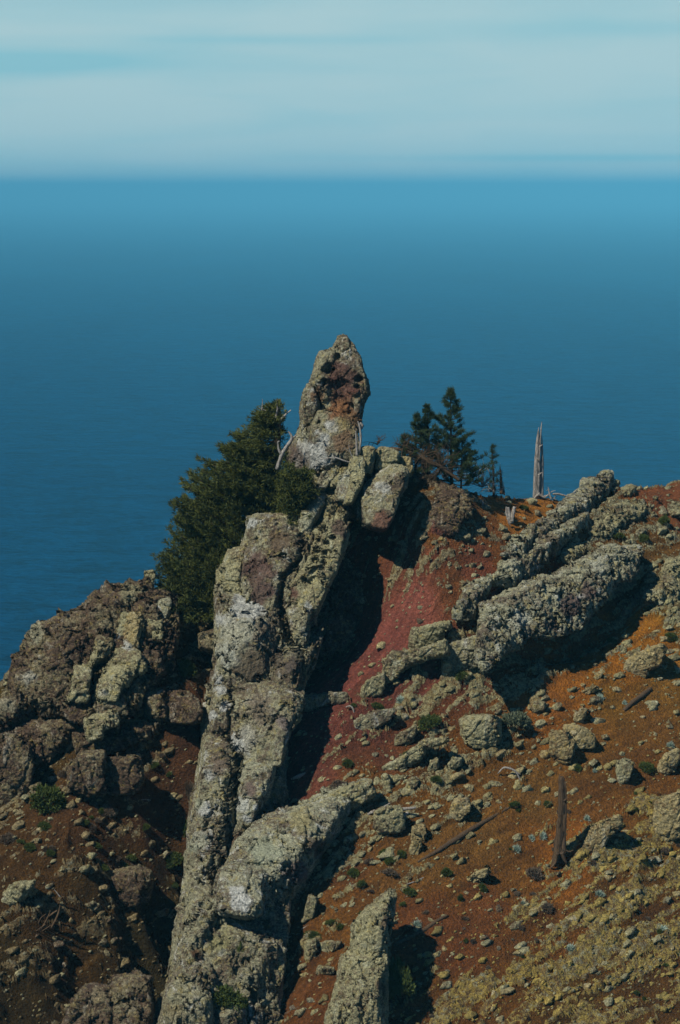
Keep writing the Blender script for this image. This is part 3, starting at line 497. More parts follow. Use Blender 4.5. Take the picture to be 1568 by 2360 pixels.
def lie(reg, pts):
    """plane of the ground under an outline: depth as a linear function of u and v"""
    q = px(reg, pts); q = np.concatenate([q, q*.5+q.mean(0)*.5, q+[0, 25]]); h = hit(q[:, 0], q[:, 1], coarse)[:, 1]; k = ~np.isnan(h) & (h < 156)
    A_ = np.stack([q[k, 0], q[k, 1], np.ones(k.sum())], 1); s_ = np.linalg.lstsq(A_, h[k], rcond=None)[0]
    f = lambda u, v: u*s_[0]+v*s_[1]+s_[2]
    f.two = True; return f
# left headland
DL = lambda v: np.interp(v, [1300, 1400, 1600, 1750, 1900], [136, 134, 129.8, 126.6, 123])
L = lambda pts, D=-.6, T=4., sh=.1, fs=.6: chunk('R4', pts, D, T, sh, fs, Df=DL)
carve('headland_crag', [
    L([(175, 650), (220, 605), (330, 530), (430, 485), (540, 450), (620, 380), (700, 310), (790, 265), (860, 285), (1000, 225), (1040, 330), (900, 420), (800, 600), (650, 660), (500, 860), (450, 1080), (300, 1110), (200, 1080), (120, 900), (170, 780)], .6, 6., .05, .7),
    L([(780, 330), (1000, 300), (1170, 380), (1240, 520), (1200, 760), (1060, 900), (900, 1150), (760, 1280), (600, 1240), (440, 1180), (420, 1000), (600, 700)], .5, 5., .0, .75),
    L([(105, 830), (170, 760), (220, 780), (270, 1060), (220, 1150), (-60, 1280), (-60, 1150), (60, 1060), (100, 1000)], .2, 4., 0)],
    M['brown'], 'big rounded brown crag at the seaward end of the left headland', 'rock crag', .065, 1.15, knob=.075, seed=500, dents=[(a, b, c, d, e) for a, b, c, d, e in CL3],
    stains_shade=[('R4', 250, 570, .6, (.27, .26, .17), .8), ('R4', 210, 900, .45, (.34, .33, .26), .9), ('R4', 500, 500, .6, (.22, .19, .11), .5), ('R4', 900, 300, .7, (.25, .23, .13), .7), ('R4', 60, 1080, .6, (.26, .24, .16), .7), ('R4', 700, 420, .5, (.2, .17, .1), .6)])
left = [('square post-like rock standing on the headland crest', [(1005, 150), (1060, 145), (1080, 180), (1065, 290), (1015, 330), (992, 230)], 0., 1.6, M['crust']),
        ('pale-fronted block at the right end of the headland crest, by the tree', [(1040, 330), (1130, 350), (1185, 400), (1130, 500), (1050, 460)], -1.4, 2., M['slab']),
        ('long white-footed slab left of the split headland boulder', [(840, 388), (925, 408), (915, 470), (875, 520), (862, 665), (795, 645), (800, 560)], -1.8, 2., M['crust']),
        ('split yellow-green boulder with a white foot on the headland', [(920, 445), (990, 465), (1015, 550), (985, 620), (940, 705), (868, 690), (860, 600), (880, 520)], -2.2, 2.4, M['yellow']),
        ('cracked boulder below the pale-fronted block on the headland', [(1000, 475), (1125, 495), (1115, 600), (1060, 660), (1010, 560)], -1.8, 2., M['crust']),
        ('small knob above the black cleft on the headland', [(645, 620), (720, 612), (790, 680), (710, 770), (640, 800), (600, 840), (620, 740)], -2.2, 2., M['crust']),
        ('grey rounded rib left of the black cleft on the headland', [(500, 840), (600, 790), (650, 850), (610, 1000), (570, 1070), (455, 1070), (480, 950)], -2.0, 2.2, M['crust']),
        ('largest light green boulder right of the black cleft on the headland', [(800, 715), (930, 715), (995, 830), (920, 890), (820, 960), (770, 1080), (680, 1070), (655, 990), (725, 920), (725, 840)], -2.0, 2.8, M['crust']),
        ('jutting ledge rock over the dark hollow on the headland', [(590, 1190), (660, 1130), (780, 1110), (830, 1200), (700, 1230), (690, 1330), (640, 1340), (600, 1290)], -2.0, 2.6, M['crust']),
        ('left half of the cracked flat-faced rock near the cliff', [(1020, 970), (1145, 975), (1148, 1180), (1090, 1170), (1015, 1080)], -.4, 2., M['brown']),
        ('right half of the cracked flat-faced rock near the cliff', [(1160, 985), (1300, 995), (1395, 1100), (1385, 1190), (1250, 1210), (1162, 1170)], -.4, 2., M['brown']),
        ('dark rough rock between the headland boulders and the red soil', [(990, 790), (1100, 760), (1150, 850), (1060, 950), (990, 920)], -1.2, 2.2, M['brown']),
        ('small upright rock on the red soil below the dark trees', [(1160, 750), (1200, 735), (1230, 790), (1200, 840), (1165, 800)], -.8, 1., M['brown']),
        ('angular brown rock under the tree at the cliff edge', [(1380, 590), (1500, 560), (1520, 640), (1480, 700), (1380, 680)], .2, 2., M['brown'])]
for i, (lab, pts, D, T, m) in enumerate(left):
    carve('headland_boulder', [L(pts, D+.25, T, .12, .65)], m, lab, 'boulder', .055, .75, knob=.05, seed=520+i*11, group='boulders on the left headland', stains_shade=[('R4', 890, 660, .35, PL, 1.), ('R4', 820, 620, .3, PL, 1.), ('R4', 1100, 420, .3, PL, .9), ('R4', 730, 1000, .4, (.36, .35, .28), .7)])
for i, (lab, pts, D, T) in enumerate([('rough brown bedrock below the seaward crag at the left edge', [(-90, 1230), (200, 1120), (420, 1130), (520, 1230), (430, 1330), (330, 1420), (250, 1530), (80, 1560), (-90, 1600)], .9, 3.6),
                                      ('broken dark bedrock under the jutting headland ledge', [(520, 1240), (700, 1300), (950, 1200), (1080, 1230), (1000, 1330), (800, 1400), (640, 1470), (520, 1400)], .9, 3.)]):
    carve('bedrock_outcrop', [chunk('R4', pts, D, T, .05, .75, Df=lie('R4', pts))], M['brown'], lab, 'rock outcrop', .065, 1.1, knob=.08, seed=600+i*7)
for i, (lab, pts, D, T, m) in enumerate([
        ('left of the two dark joined rocks on the red slope below the headland', [(155, 1770), (190, 1742), (238, 1738), (240, 1825), (185, 1834), (155, 1812)], -1., 2.2, M['brown']),
        ('right of the two dark joined rocks on the red slope below the headland', [(238, 1745), (262, 1738), (305, 1742), (322, 1790), (290, 1832), (240, 1828)], -1., 2., M['brown']),
        ('rough pinkish rock shoulder at the left edge below the headland', [(-30, 1700), (40, 1705), (75, 1750), (60, 1840), (-30, 1900)], -.6, 3.5, M['brown']),
        ('brown knoll at the rim of the black gully', [(250, 2040), (300, 2010), (340, 2015), (345, 2040), (300, 2080), (270, 2085)], -.8, 2.5, M['brown']),
        ('small lichen-spotted rocks cluster at the far left edge', [(0, 2090), (30, 2040), (80, 2030), (75, 2055), (20, 2100)], -.5, 1.2, M['crust']),
        ('left hump of the foreground rocks in the bottom left corner', [(150, 2359), (165, 2320), (180, 2300), (220, 2272), (245, 2275), (262, 2300), (262, 2430), (130, 2430)], -3.6, 3., M['brown']),
        ('right hump of the foreground rocks in the bottom left corner', [(258, 2290), (275, 2265), (300, 2254), (343, 2257), (348, 2310), (342, 2430), (255, 2430)], -3.8, 3., M['brown'])]):
    c = np.mean(pts, 0); g = hit([c[0]], [min(c[1], 2350)], ground)[0][1]
    carve('slope_rock', [chunk('P', pts, D+.4, T, .1, .65, Df=g if c[1] < 2200 else lambda v: np.interp(v, [2250, 2430], [118, 115.5]))], m, lab, 'rock', .06, .9, knob=.06, seed=640+i*9, group='large rocks on the left slope', stains_shade=[('P', 220, 2290, .5, (.24, .2, .12), .7), ('P', 320, 2270, .5, (.22, .18, .1), .7)])
# right hand slabs
def Dr(off=0., tilt=0.):
    def f(v):
        return off+np.interp(v, [1080, 1150, 1300, 1400, 1500, 1600], [153, 147.6, 142.3, 139.8, 136.6, 133.8])
    return f
SLABP = [(215, 1010), (400, 885), (610, 800), (880, 665), (1080, 570), (1290, 585), (1110, 780), (880, 1090), (570, 1150), (262, 1375)]; SLABD = lie('R7', SLABP)
S = lambda pts, D, T, sh=.02, fs=.7, shv=-.05: chunk('R7', pts, D+.3 if T > 3 else D+.35, T, sh, fs, shv=shv, Df=SLABD if T > 3 else lie('R7', pts))
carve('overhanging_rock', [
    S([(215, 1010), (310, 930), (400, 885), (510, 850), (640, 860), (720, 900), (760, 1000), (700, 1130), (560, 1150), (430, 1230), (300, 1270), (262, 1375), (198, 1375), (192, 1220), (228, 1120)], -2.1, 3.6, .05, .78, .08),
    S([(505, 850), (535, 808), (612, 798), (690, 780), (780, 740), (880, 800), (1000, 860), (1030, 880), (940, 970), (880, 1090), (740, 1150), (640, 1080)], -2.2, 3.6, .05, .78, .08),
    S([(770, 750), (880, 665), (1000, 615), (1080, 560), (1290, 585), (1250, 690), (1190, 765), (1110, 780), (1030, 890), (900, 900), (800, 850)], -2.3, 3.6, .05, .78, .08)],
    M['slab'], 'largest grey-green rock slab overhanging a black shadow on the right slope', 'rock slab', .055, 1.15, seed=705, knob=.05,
    stains_shade=[('R7', 830, 980, .6, (.10, .068, .058), .95), ('R7', 930, 880, .5, (.11, .075, .062), .9), ('R7', 480, 1050, .7, (.40, .41, .33), .7), ('R7', 890, 910, .2, (.5, .5, .48), .9), ('R7', 1000, 700, .7, (.36, .37, .3), .6), ('R7', 700, 1100, .4, (.10, .07, .055), .9)])
for i, (lab, pts, D, T) in enumerate([
        ('highest pale rock rib with a knobbly tip standing up on the skyline', [(590, 430), (720, 325), (900, 205), (935, 130), (1010, 108), (1058, 70), (1088, 98), (1102, 150), (1010, 250), (905, 330), (840, 390), (740, 460), (620, 510)], -.6, 2.2),
        ('short pale ledge with a black hole beneath, at the orange soil', [(342, 640), (400, 555), (560, 438), (585, 470), (525, 540), (520, 600), (440, 660), (370, 655)], -.6, 1.3),
        ('long knobbly ledge running parallel above the largest slab', [(350, 740), (420, 680), (600, 580), (700, 500), (820, 435), (920, 375), (915, 440), (800, 490), (700, 610), (600, 710), (540, 790), (400, 840), (290, 810)], -.7, 1.9),
        ('lower end block of the long knobbly ledge, at the red gully', [(60, 1062), (38, 1040), (90, 900), (200, 795), (300, 780), (255, 870), (165, 940), (155, 1062)], -.7, 1.8),
        ('broken thin ledge in the red soil above the largest slab', [(760, 640), (800, 560), (900, 545), (985, 560), (960, 625), (800, 670)], -.5, 1.2),
        ('wide rough outcrop on the upper right slope below the skyline', [(965, 450), (1000, 370), (1100, 300), (1180, 285), (1325, 300), (1325, 365), (1200, 425), (1100, 500), (980, 510)], -.4, 1.6),
        ('stubby rock just right of the skyline rib', [(1090, 190), (1120, 135), (1145, 140), (1145, 190), (1110, 220)], -.5, 1.2),
        ('pair of fused pale blocks right of the skyline rib', [(1158, 190), (1190, 175), (1250, 168), (1250, 210), (1190, 232), (1165, 225)], -.5, 1.),
        ('pale rock on the right edge below the skyline', [(1490, 310), (1530, 260), (1568, 270), (1600, 340), (1530, 370), (1495, 345)], -.5, 1.3),
        ('long yellow-green ridge of rock at the right edge', [(1640, 600), (1500, 690), (1400, 830), (1300, 930), (1310, 970), (1400, 985), (1640, 900)], -.5, 2.2)]):
    carve('rock_ledge', [S(pts, D, T, .0, .65)], M['slab'] if i < 4 else M['crust'], lab, 'rock ledge', .055, 1.05, fq=1.1, knob=.05, seed=720+i*7, group='rock ledges on the right slope')
# blocks lower down, set on the ground where they are seen
def on_ground(pts): p = np.asarray(pts); return hit([p[:, 0].mean()], [p[:, 1].max()*.45+p[:, 1].mean()*.55], ground)[0][1]
for i, (lab, reg, pts, T, m) in enumerate([
        ('stepped grey ledge at the upper edge of the red gully', 'R8', [(345, 590), (450, 478), (600, 468), (750, 415), (770, 500), (650, 505), (620, 545), (500, 575), (440, 660), (380, 695)], 1.8, 'crust'),
        ('grey ribbed boulder at the foot of the stepped ledge', 'R8', [(212, 785), (230, 700), (300, 635), (360, 618), (372, 680), (340, 745)], 1.4, 'crust'),
        ('cracked double ledge above the stepped grey ledge', 'R8', [(525, 465), (560, 345), (690, 305), (780, 285), (785, 330), (700, 350), (695, 425), (600, 475)], 1.5, 'crust'),
        ('dark broken outcrop between the stepped ledge and the largest slab', 'R8', [(750, 460), (900, 400), (995, 378), (965, 470), (965, 570), (860, 610), (750, 645), (735, 560)], 1.8, 'fin'),
        ('short upright rock under the stepped grey ledge', 'R8', [(730, 600), (760, 545), (790, 555), (790, 610), (750, 640)], .9, 'crust'),
        ('large round pale boulder beside the dome-shaped grey-green shrub', 'R8', [(855, 930), (900, 898), (980, 882), (1045, 880), (1092, 930), (1102, 1010), (1055, 1080), (960, 1094), (900, 1072), (865, 1000)], 2.6, 'crust'),
        ('rugged lichen boulder uphill of the standing dead stump', 'R8', [(1398, 1030), (1450, 975), (1505, 980), (1525, 1060), (1565, 1100), (1500, 1205), (1440, 1165), (1400, 1100)], 2., 'yellow'),
        ('knobbly dark-sided boulder joined behind the rugged lichen boulder', 'R8', [(1510, 960), (1580, 940), (1640, 980), (1700, 1020), (1690, 1090), (1620, 1090), (1560, 1080), (1520, 1040)], 1.8, 'yellow'),
        ('long low pale rock pointing down into the red gully', 'R8', [(358, 1212), (430, 1168), (590, 1055), (640, 1030), (770, 1040), (700, 1070), (620, 1090), (590, 1180), (480, 1215), (400, 1255)], 1.3, 'crust'),
        ('pale wedge rock above the long low rock', 'R8', [(440, 1012), (500, 978), (560, 945), (575, 990), (510, 1045), (450, 1075)], 1., 'crust'),
        ('dark-ended tilted block right of the long low rock', 'R8', [(628, 1225), (660, 1180), (708, 1146), (715, 1185), (650, 1242)], .9, 'crust'),
        ('smooth oval boulder below the large round one', 'R8', [(755, 1195), (800, 1140), (862, 1158), (845, 1192), (770, 1225)], .9, 'crust'),
        ('round green-grey disc-like boulder at the red soil edge', 'R8', [(345, 1285), (385, 1250), (412, 1280), (402, 1375), (372, 1340)], .7, 'crust'),
        ('tapering boulder left of the forked driftwood rock', 'R8', [(495, 1365), (520, 1310), (560, 1265), (590, 1290), (570, 1330), (520, 1368)], .9, 'crust'),
        ('flat tan rock on the orange soil uphill of the round boulder', 'R8', [(1590, 755), (1640, 700), (1700, 690), (1720, 715), (1660, 760)], .8, 'yellow'),
        ('grey rock with a dark right side on the orange soil', 'R8', [(1290, 845), (1330, 800), (1385, 795), (1370, 835), (1320, 862)], .8, 'crust'),
        ('tall leaning lichen rock on the orange slope', 'R8', [(1555, 900), (1620, 830), (1650, 845), (1640, 890), (1570, 935)], .9, 'yellow'),
        ('big yellowish boulder near the right edge with a dark brown right side', 'P', [(1430, 1555), (1440, 1525), (1480, 1505), (1520, 1485), (1537, 1500), (1520, 1530), (1490, 1545), (1470, 1565)], 1.8, 'yellow'),
        ('white-edged pointed boulder on the bare slope right of the stump', 'P', [(1418, 1790), (1420, 1760), (1440, 1745), (1462, 1760), (1450, 1790), (1425, 1815)], 1.3, 'crust'),
        ('oval lichen boulder near the right edge on bare soil', 'P', [(1512, 1785), (1530, 1745), (1555, 1728), (1565, 1745), (1545, 1775), (1522, 1790)], 1.2, 'yellow'),
        ('pitted lichen boulder under the forked driftwood', 'P', [(866, 1900), (870, 1870), (900, 1860), (925, 1870), (930, 1905), (900, 1925), (875, 1922)], 1.5, 'crust'),
        ('pale boulder of the loose row below the forked driftwood', 'P', [(945, 1935), (950, 1910), (975, 1900), (985, 1920), (965, 1945)], .8, 'yellow'),
        ('small upright lichen block under the fallen log', 'P', [(943, 1970), (950, 1935), (970, 1930), (975, 1955), (955, 1978)], .7, 'yellow'),
        ('lumpy lichen block above the fallen log', 'P', [(1035, 1880), (1045, 1850), (1075, 1840), (1085, 1865), (1060, 1895), (1040, 1905)], 1., 'yellow'),
        ('bright white block in the bottom soil below the ribbed wall', 'P', [(615, 2318), (620, 2300), (642, 2300), (645, 2320), (625, 2328)], .6, 'pale'),
        ('elongated lichen block on the lower bare slope', 'P', [(1070, 2030), (1090, 2012), (1130, 2000), (1125, 2015), (1085, 2042)], .8, 'yellow'),
        ('knobbly orange-brown outcrop right of the standing stump', 'P', [(1335, 1980), (1350, 1930), (1380, 1895), (1420, 1880), (1430, 1900), (1395, 1935), (1375, 1985)], 1.4, 'yellow'),
        ('yellow-crusted outcrop at the right edge below the bare slope', 'P', [(1500, 1900), (1515, 1850), (1568, 1825), (1620, 1850), (1600, 1920), (1520, 1950)], 2., 'yellow'),
        ('lichen-crusted rough ledge above the pale nose-like rock', 'P', [(690, 1860), (740, 1840), (800, 1812), (850, 1800), (860, 1830), (820, 1860), (770, 1890), (740, 1885)], 1.6, 'crust'),
        ('small dark-streaked ledge inside the red gully', 'P', [(690, 1610), (740, 1600), (790, 1600), (800, 1612), (740, 1630), (700, 1640)], 1., 'fin'),
        ('brown ledge in the middle of the red gully', 'P', [(815, 1665), (870, 1635), (905, 1640), (895, 1660), (840, 1685)], 1., 'fin')]):
    p = px(reg, pts); g = on_ground(p)
    carve('slope_boulder', [chunk(reg, pts, T*.14, T, .04, .7, Df=float(g))], M[m], lab, 'boulder', .05, .42, knob=.06, seed=820+i*5, group='large boulders on the right slope')
# brown rock bands around the head of the gully
for i, (lab, pts, D, T) in enumerate([('rough brown rock step at the head of the red gully', [(935, 1110), (985, 1100), (1060, 1140), (1085, 1180), (1040, 1230), (960, 1235), (920, 1210)], 1.5, 2.4),
                                      ('dark crumbling back wall of the recess beside the honeycombed rib', [(760, 1150), (850, 1160), (900, 1200), (910, 1300), (880, 1380), (830, 1440), (780, 1500), (730, 1540), (730, 1400), (750, 1250)], 2.6, 3.)]):
    c = np.mean(pts, 0); g = hit([c[0]], [c[1]], ground)[0][1]
    carve('gully_rock', [chunk('P', pts, D, T, .05, .7, Df=lambda v, g=g, c=c, i=i: g-(v-c[1])*.025 if i == 0 else Dfin(v)+2.6)], M['brown'], lab, 'rock face', .065, .7, knob=.075, seed=990+i, stains_shade=[('P', 990, 1230, .9, (.14, .045, .03), .7)])
# ------------------------------------------------------------------ loose boulders, stones, shrubs
LM = [(1020, 1300, 'the head of the red gully'), (1540, 1330, 'the right edge ridge'), (1430, 1130, 'the knobbly skyline rib'), (1240, 1150, 'the tall dead snag'), (1300, 1400, 'the overhanging slab'), (1110, 1690, 'the large round boulder'), (970, 1560, 'the stepped ledge'), (1295, 1890, 'the standing stump'),
      (860, 2230, 'the leaning rock spire'), (1060, 1930, 'the long fallen log'), (900, 1880, 'the forked driftwood'), (1480, 1530, 'the big yellowish boulder'), (1330, 1710, 'the rugged boulder'), (760, 1840, 'the lichen-crusted ledge'), (640, 2180, 'the pale nose rock'), (850, 1650, 'the brown gully ledge'),
      (1500, 2100, 'the crusted right slope'), (1250, 2250, 'the crusted bottom slope'), (230, 1790, 'the two joined rocks'), (110, 1600, 'the seaward crag'), (330, 1550, 'the jutting headland ledge'), (280, 2030, 'the brown knoll'), (60, 2060, 'the left edge rocks'), (390, 1850, 'the long rock column'), (250, 2290, 'the bottom left rocks'), (1440, 1800, 'the white-edged boulder'), (1110, 1140, 'the crest pines'), (945, 1740, 'the long low rock')]
ORD = ['closest', 'second closest', 'third closest', 'fourth closest', 'fifth closest', 'sixth closest', 'seventh closest', 'eighth closest', 'ninth closest', 'tenth closest', 'eleventh closest', 'twelfth closest', 'thirteenth closest', 'fourteenth closest', 'fifteenth closest', 'sixteenth closest', 'seventeenth closest', 'eighteenth closest']
def locate(items, noun):
    """items: list of (u, v, look) -> one label each: look + where it stands relative to a landmark"""
    best = []
    for k, (u, v, look) in enumerate(items):
        j = min(range(len(LM)), key=lambda q: math.hypot(LM[q][0]-u, LM[q][1]-v)); dx, dy = u-LM[j][0], v-LM[j][1]
        dr = ('right of' if dx > 0 else 'left of') if abs(dx) > abs(dy) else ('below' if dy > 0 else 'above')
        best.append((j, dr, math.hypot(dx, dy), look, k))
    out = [''] * len(items); cnt = {}
    for j, dr, d, look, k in sorted(best, key=lambda b: b[2]):
        key = (j, dr, look); c = cnt[key] = cnt.get(key, 0)+1
        out[k] = f"{look} {noun}, {ORD[min(c-1, 17)]} {dr} {LM[j][2]}"
    return out
def ico(sub):
    import bmesh
    b = bmesh.new(); bmesh.ops.create_icosphere(b, subdivisions=sub, radius=1); v = np.array([x.co[:] for x in b.verts]); f = np.array([[q.index for q in x.verts] for x in b.faces]); b.free(); return v, f
def boulder_mesh(seed, sub=5, lump=.12, np_=11):
    r = np.random.default_rng(seed); v, f = ico(sub); nrm = r.normal(size=(np_, 3)); nrm /= np.linalg.norm(nrm, axis=1, keepdims=True); dist = r.uniform(.62, 1., np_)
    dt = v@nrm.T; rad = np.min(np.where(dt > .08, dist/np.maximum(dt, .08), 9), axis=1); rad = np.minimum(rad, 1.25); v = v*rad[:, None]
    for _ in range(2):
        nb = np.zeros_like(v); ct = np.bincount(f.ravel(), minlength=len(v))*2
        for k in range(3):
            for c in range(3): nb[:, c] += np.bincount(f[:, k], v[f[:, (k+1) % 3], c]+v[f[:, (k+2) % 3], c], len(v))
        v = .5*v+.5*nb/ct[:, None]
    n = normals(v, f); v = v+n*(.22*fbm(v*1.1, 3, seed+2))[:, None]; n = normals(v, f); v, e1 = fracture(v, n, v*1.25, .8, seed+3); n = normals(v, f); v, e2 = fracture(v, n, v*3.+7, .75, seed+4); n = normals(v, f)
    G1, G2, g = worley(v*6, seed+3); v = v+n*(-.06*np.exp(-(e1/.06)**2)+lump*.5*fbm(v*2.6, 4, seed, .65)+.06*(.5-G1))[:, None]
    return v, f
BV = [boulder_mesh(50+k, 4, (.14, .2, .26)[k % 3]) for k in range(9)]
BMESH = []
for k, (v, f) in enumerate(BV):
    me = mesh_np('boulder', v, f); vattr(me, 'stain_shade', np.tile([.1, .1, .1, 0], (len(v), 1))); BMESH.append(me)
BIG = [(1110, 1690, 60), (1320, 1700, 55), (950, 1720, 40), (1455, 1530, 50), (1440, 1780, 30), (900, 1890, 45), (1290, 1900, 25), (1200, 1490, 120), (1350, 1370, 110), (860, 2200, 90), (640, 2000, 120), (1000, 1550, 70), (1187, 1655, 40), (1700, 1700, 60)]
def clear(u, v): return all(math.hypot(u-a, v-b) > r for a, b, r in BIG)
looks = {'crust': 'grey-green', 'yellow': 'yellowish', 'brown': 'brown', 'fin': 'grey-brown', 'pale': 'whitish'}
spec = []
def sow(n, poly, wmin, wmax, mats, elong=(1., 2.2)):
    poly = np.array(poly, float); lo, hi = poly.min(0), poly.max(0); k = 0; tries = 0
    while k < n and tries < n*60:
        tries += 1; u, v = rng.uniform(lo, hi); x, y = poly[:, 0], poly[:, 1]; xs, ys = np.roll(x, -1), np.roll(y, -1)
        ins = (((y > v) != (ys > v)) & (u < (xs-x)*(v-y)/(ys-y+1e-9)+x)).sum() % 2
        if not ins or not clear(u, v): continue
        w = wmin+(wmax-wmin)*rng.random()**2.2
        if any(math.hypot(u-a, (v-b)*1.4) < .62*(w+ww) for a, b, ww, *_ in spec): continue
        spec.append((u, v, w, rng.uniform(*elong), mats[rng.integers(len(mats))])); k += 1
cy_ = ['crust', 'yellow', 'crust']
sow(75, [(800, 1790), (960, 1690), (1180, 1640), (1330, 1570), (1400, 1600), (1350, 1690), (1240, 1760), (1150, 1850), (1000, 1920), (880, 1990), (700, 2050), (650, 2120), (700, 1960), (780, 1900)], 12, 42, cy_)
sow(26, [(1320, 1560), (1568, 1420), (1568, 1600), (1400, 1690), (1330, 1650)], 10, 34, ['yellow', 'crust'])
sow(22, [(1040, 1120), (1160, 1135), (1190, 1160), (1180, 1200), (1100, 1260), (1000, 1260), (1000, 1190)], 10, 28, cy_)
sow(26, [(1170, 1160), (1300, 1150), (1400, 1120), (1568, 1110), (1568, 1250), (1350, 1290), (1150, 1260)], 9, 30, ['crust'])
sow(14, [(960, 1300), (1120, 1250), (1180, 1300), (1050, 1400), (960, 1450)], 8, 20, ['crust', 'brown'])
sow(16, [(720, 1700), (900, 1600), (960, 1620), (900, 1740), (780, 1780), (700, 1760)], 8, 22, ['fin', 'brown', 'crust'])
sow(22, [(1330, 1960), (1568, 1820), (1568, 2200), (1250, 2359), (1000, 2359), (1150, 2200)], 10, 30, ['yellow'])
sow(24, [(940, 2080), (1180, 1960), (1280, 2050), (1100, 2300), (950, 2300)], 8, 22, ['yellow', 'crust', 'brown'])
sow(20, [(600, 2150), (800, 2080), (780, 2250), (720, 2359), (580, 2359)], 10, 28, ['crust', 'fin'])
sow(30, [(20, 1800), (420, 1680), (440, 1800), (410, 1960), (150, 2010), (0, 2050)], 9, 24, ['crust', 'yellow', 'brown'])
sow(16, [(0, 1640), (140, 1640), (320, 1720), (320, 1760), (100, 1780), (0, 1800)], 12, 34, ['brown', 'crust'])
sow(14, [(60, 2100), (300, 2080), (320, 2180), (100, 2250)], 10, 26, ['brown', 'yellow'])
sow(8, [(1350, 1640), (1568, 1600), (1568, 1760), (1400, 1800)], 9, 22, ['yellow', 'crust'])
pts = hit([s[0] for s in spec], [s[1] for s in spec], ground)
items = []
for u, v, w, e, m in spec:
    sz = 'sizeable' if w > 26 else ('small' if w < 14 else 'medium'); sh = 'elongated' if e > 1.7 else ('rounded' if e < 1.3 else 'blocky')
    items.append((u, v, f"{sz} {sh} {looks[m]}"))
labs = locate(items, 'boulder'); MATM = {}
AX = np.array(sa[1]-sa[0]); AX /= np.linalg.norm(AX); NS = np.array([-.26, -.58, .77]); NS = NS-AX*NS.dot(AX); NS /= np.linalg.norm(NS)
from mathutils import Matrix, Euler
def slope_rot(j):
    b = np.cross(NS, AX); m = Matrix(((AX[0], b[0], NS[0]), (AX[1], b[1], NS[1]), (AX[2], b[2], NS[2])))
    return (m@Euler((rng.uniform(-j, j), rng.uniform(-j, j), rng.uniform(-j, j))).to_matrix()).to_euler()
BAS = np.stack([AX, np.cross(NS, AX), NS])
for k, ((u, v, w, e, m), p) in enumerate(zip(spec, pts)):
    if np.isnan(p[0]): continue
    i = int(rng.integers(9)); key = (i, m)
    if key not in MATM: me = BMESH[i].copy(); me.materials.append(M[m]); MATM[key] = me
    o = put('loose_boulder', MATM[key], None, None, labs[k], 'boulder', 'loose boulders scattered over the slopes')
    s = w*mpp(p[1])*.5; e = e if u < 450 else e*1.25; o.scale = (s*e**.5*rng.uniform(.9, 1.1), s*rng.uniform(.8, 1.1), s*e**-.5*rng.uniform(.85, 1.15))
    o.rotation_euler = (rng.uniform(-.35, .35), -math.radians(rng.uniform(5, 38)), 0)
    o.rotation_euler = slope_rot(.45)
    o.location = (float(p[0]), float(p[1]), float(p[2])+s*.02)
# scree: nobody could count it
n = 46000
u = rng.uniform(-20, 1590, n); v = rng.uniform(1110, 2359, n)
pp = hit(u, v, ground, 104, 168, .12); ok = ~np.isnan(pp[:, 0]); pp = pp[ok]
colr, crr, lcc = soil_fields(pp[:, 0], pp[:, 1]); s_ = pp[:, 0]*sd[0]+pp[:, 1]*sd[1]; t_ = -pp[:, 0]*sd[1]+pp[:, 1]*sd[0]
q = np.stack([s_*.5, t_*1.6, pp[:, 2]*.8], 1); dn = fbm(q, 4, 210)+crr*1.1-.42
keep = rng.random(len(pp)) < np.clip(dn*2.0, 0.19, .65)*np.where(crr > .55, .6, 1); pp = pp[keep]; lcc = lcc[keep]; ST = []
a, fa = ico(2); b, fb = ico(1)
V = []; F = []; o = 0
for k, p in enumerate(pp):
    big = rng.random() < .24; vv, ff = (a, fa) if big else (b, fb)
    s = .05+.22*rng.random()**3 if big else rng.uniform(.025, .085); rr = rng.normal(size=(3, 3)); Q, _ = np.linalg.qr(rr)
    w = np.clip(vv, -.72, .72)*(1+.9*(perlin(vv*1.3+p*7, 5))[:, None]); w = (w@Q.T*np.array([1.75, .95, .8]))@BAS*s
    ST.append(np.tile([*(lcc[k]*rng.uniform(.55, 1.1)), 1. if rng.random() < .7 else .2], (len(vv), 1))); V.append(w+p+[0, 0, s*.2]); F.append(ff+o); o += len(vv)
V = np.concatenate(V); F = np.concatenate(F)
me = mesh_np('scree', V, F); vattr(me, 'stain_shade', np.concatenate(ST))
put('scree', me, M['crust'], kind='stuff', label='small lichen-covered stones strewn in streaks over the red and orange soil', cat='stones')
# leaves
def leaves(C_, D_, k, ln, wd, spread=.9, up=.3, seed=0):
    """tufts: centres C_, main directions D_; k narrow leaves each"""
    r = np.random.default_rng(seed); n = len(C_); c = np.repeat(C_, k, 0); d = np.repeat(D_, k, 0)+r.normal(size=(n*k, 3))*spread; d[:, 2] += up
    d /= np.linalg.norm(d, axis=1, keepdims=True); s = np.cross(d, r.normal(size=(n*k, 3))); s /= np.linalg.norm(s, axis=1, keepdims=True)+1e-9
    L_ = ln*r.uniform(.6, 1.25, (n*k, 1)); c = c+r.normal(size=c.shape)*ln*.25
    v = np.stack([c-s*wd*.5, c+s*wd*.5, c+d*L_*.6+s*wd*.6, c+d*L_], 1).reshape(-1, 3); i = np.arange(n*k)*4
    return v, np.stack([i, i+1, i+2, i+3], 1)
def shrub_mesh(seed, dens=420, k=7, tall=.75):
    r = np.random.default_rng(seed); p = r.normal(size=(dens, 3)); p /= np.linalg.norm(p, axis=1, keepdims=True); p[:, 2] = np.abs(p[:, 2]); rad = (.6+.4*r.random(dens))*(1+.45*perlin(p*1.7, seed)); c = p*rad[:, None]*np.array([1, 1, tall])
    return leaves(c, p, k, .20, .055, .7, .25, seed)
SM = []; r_ = np.random.default_rng(4)
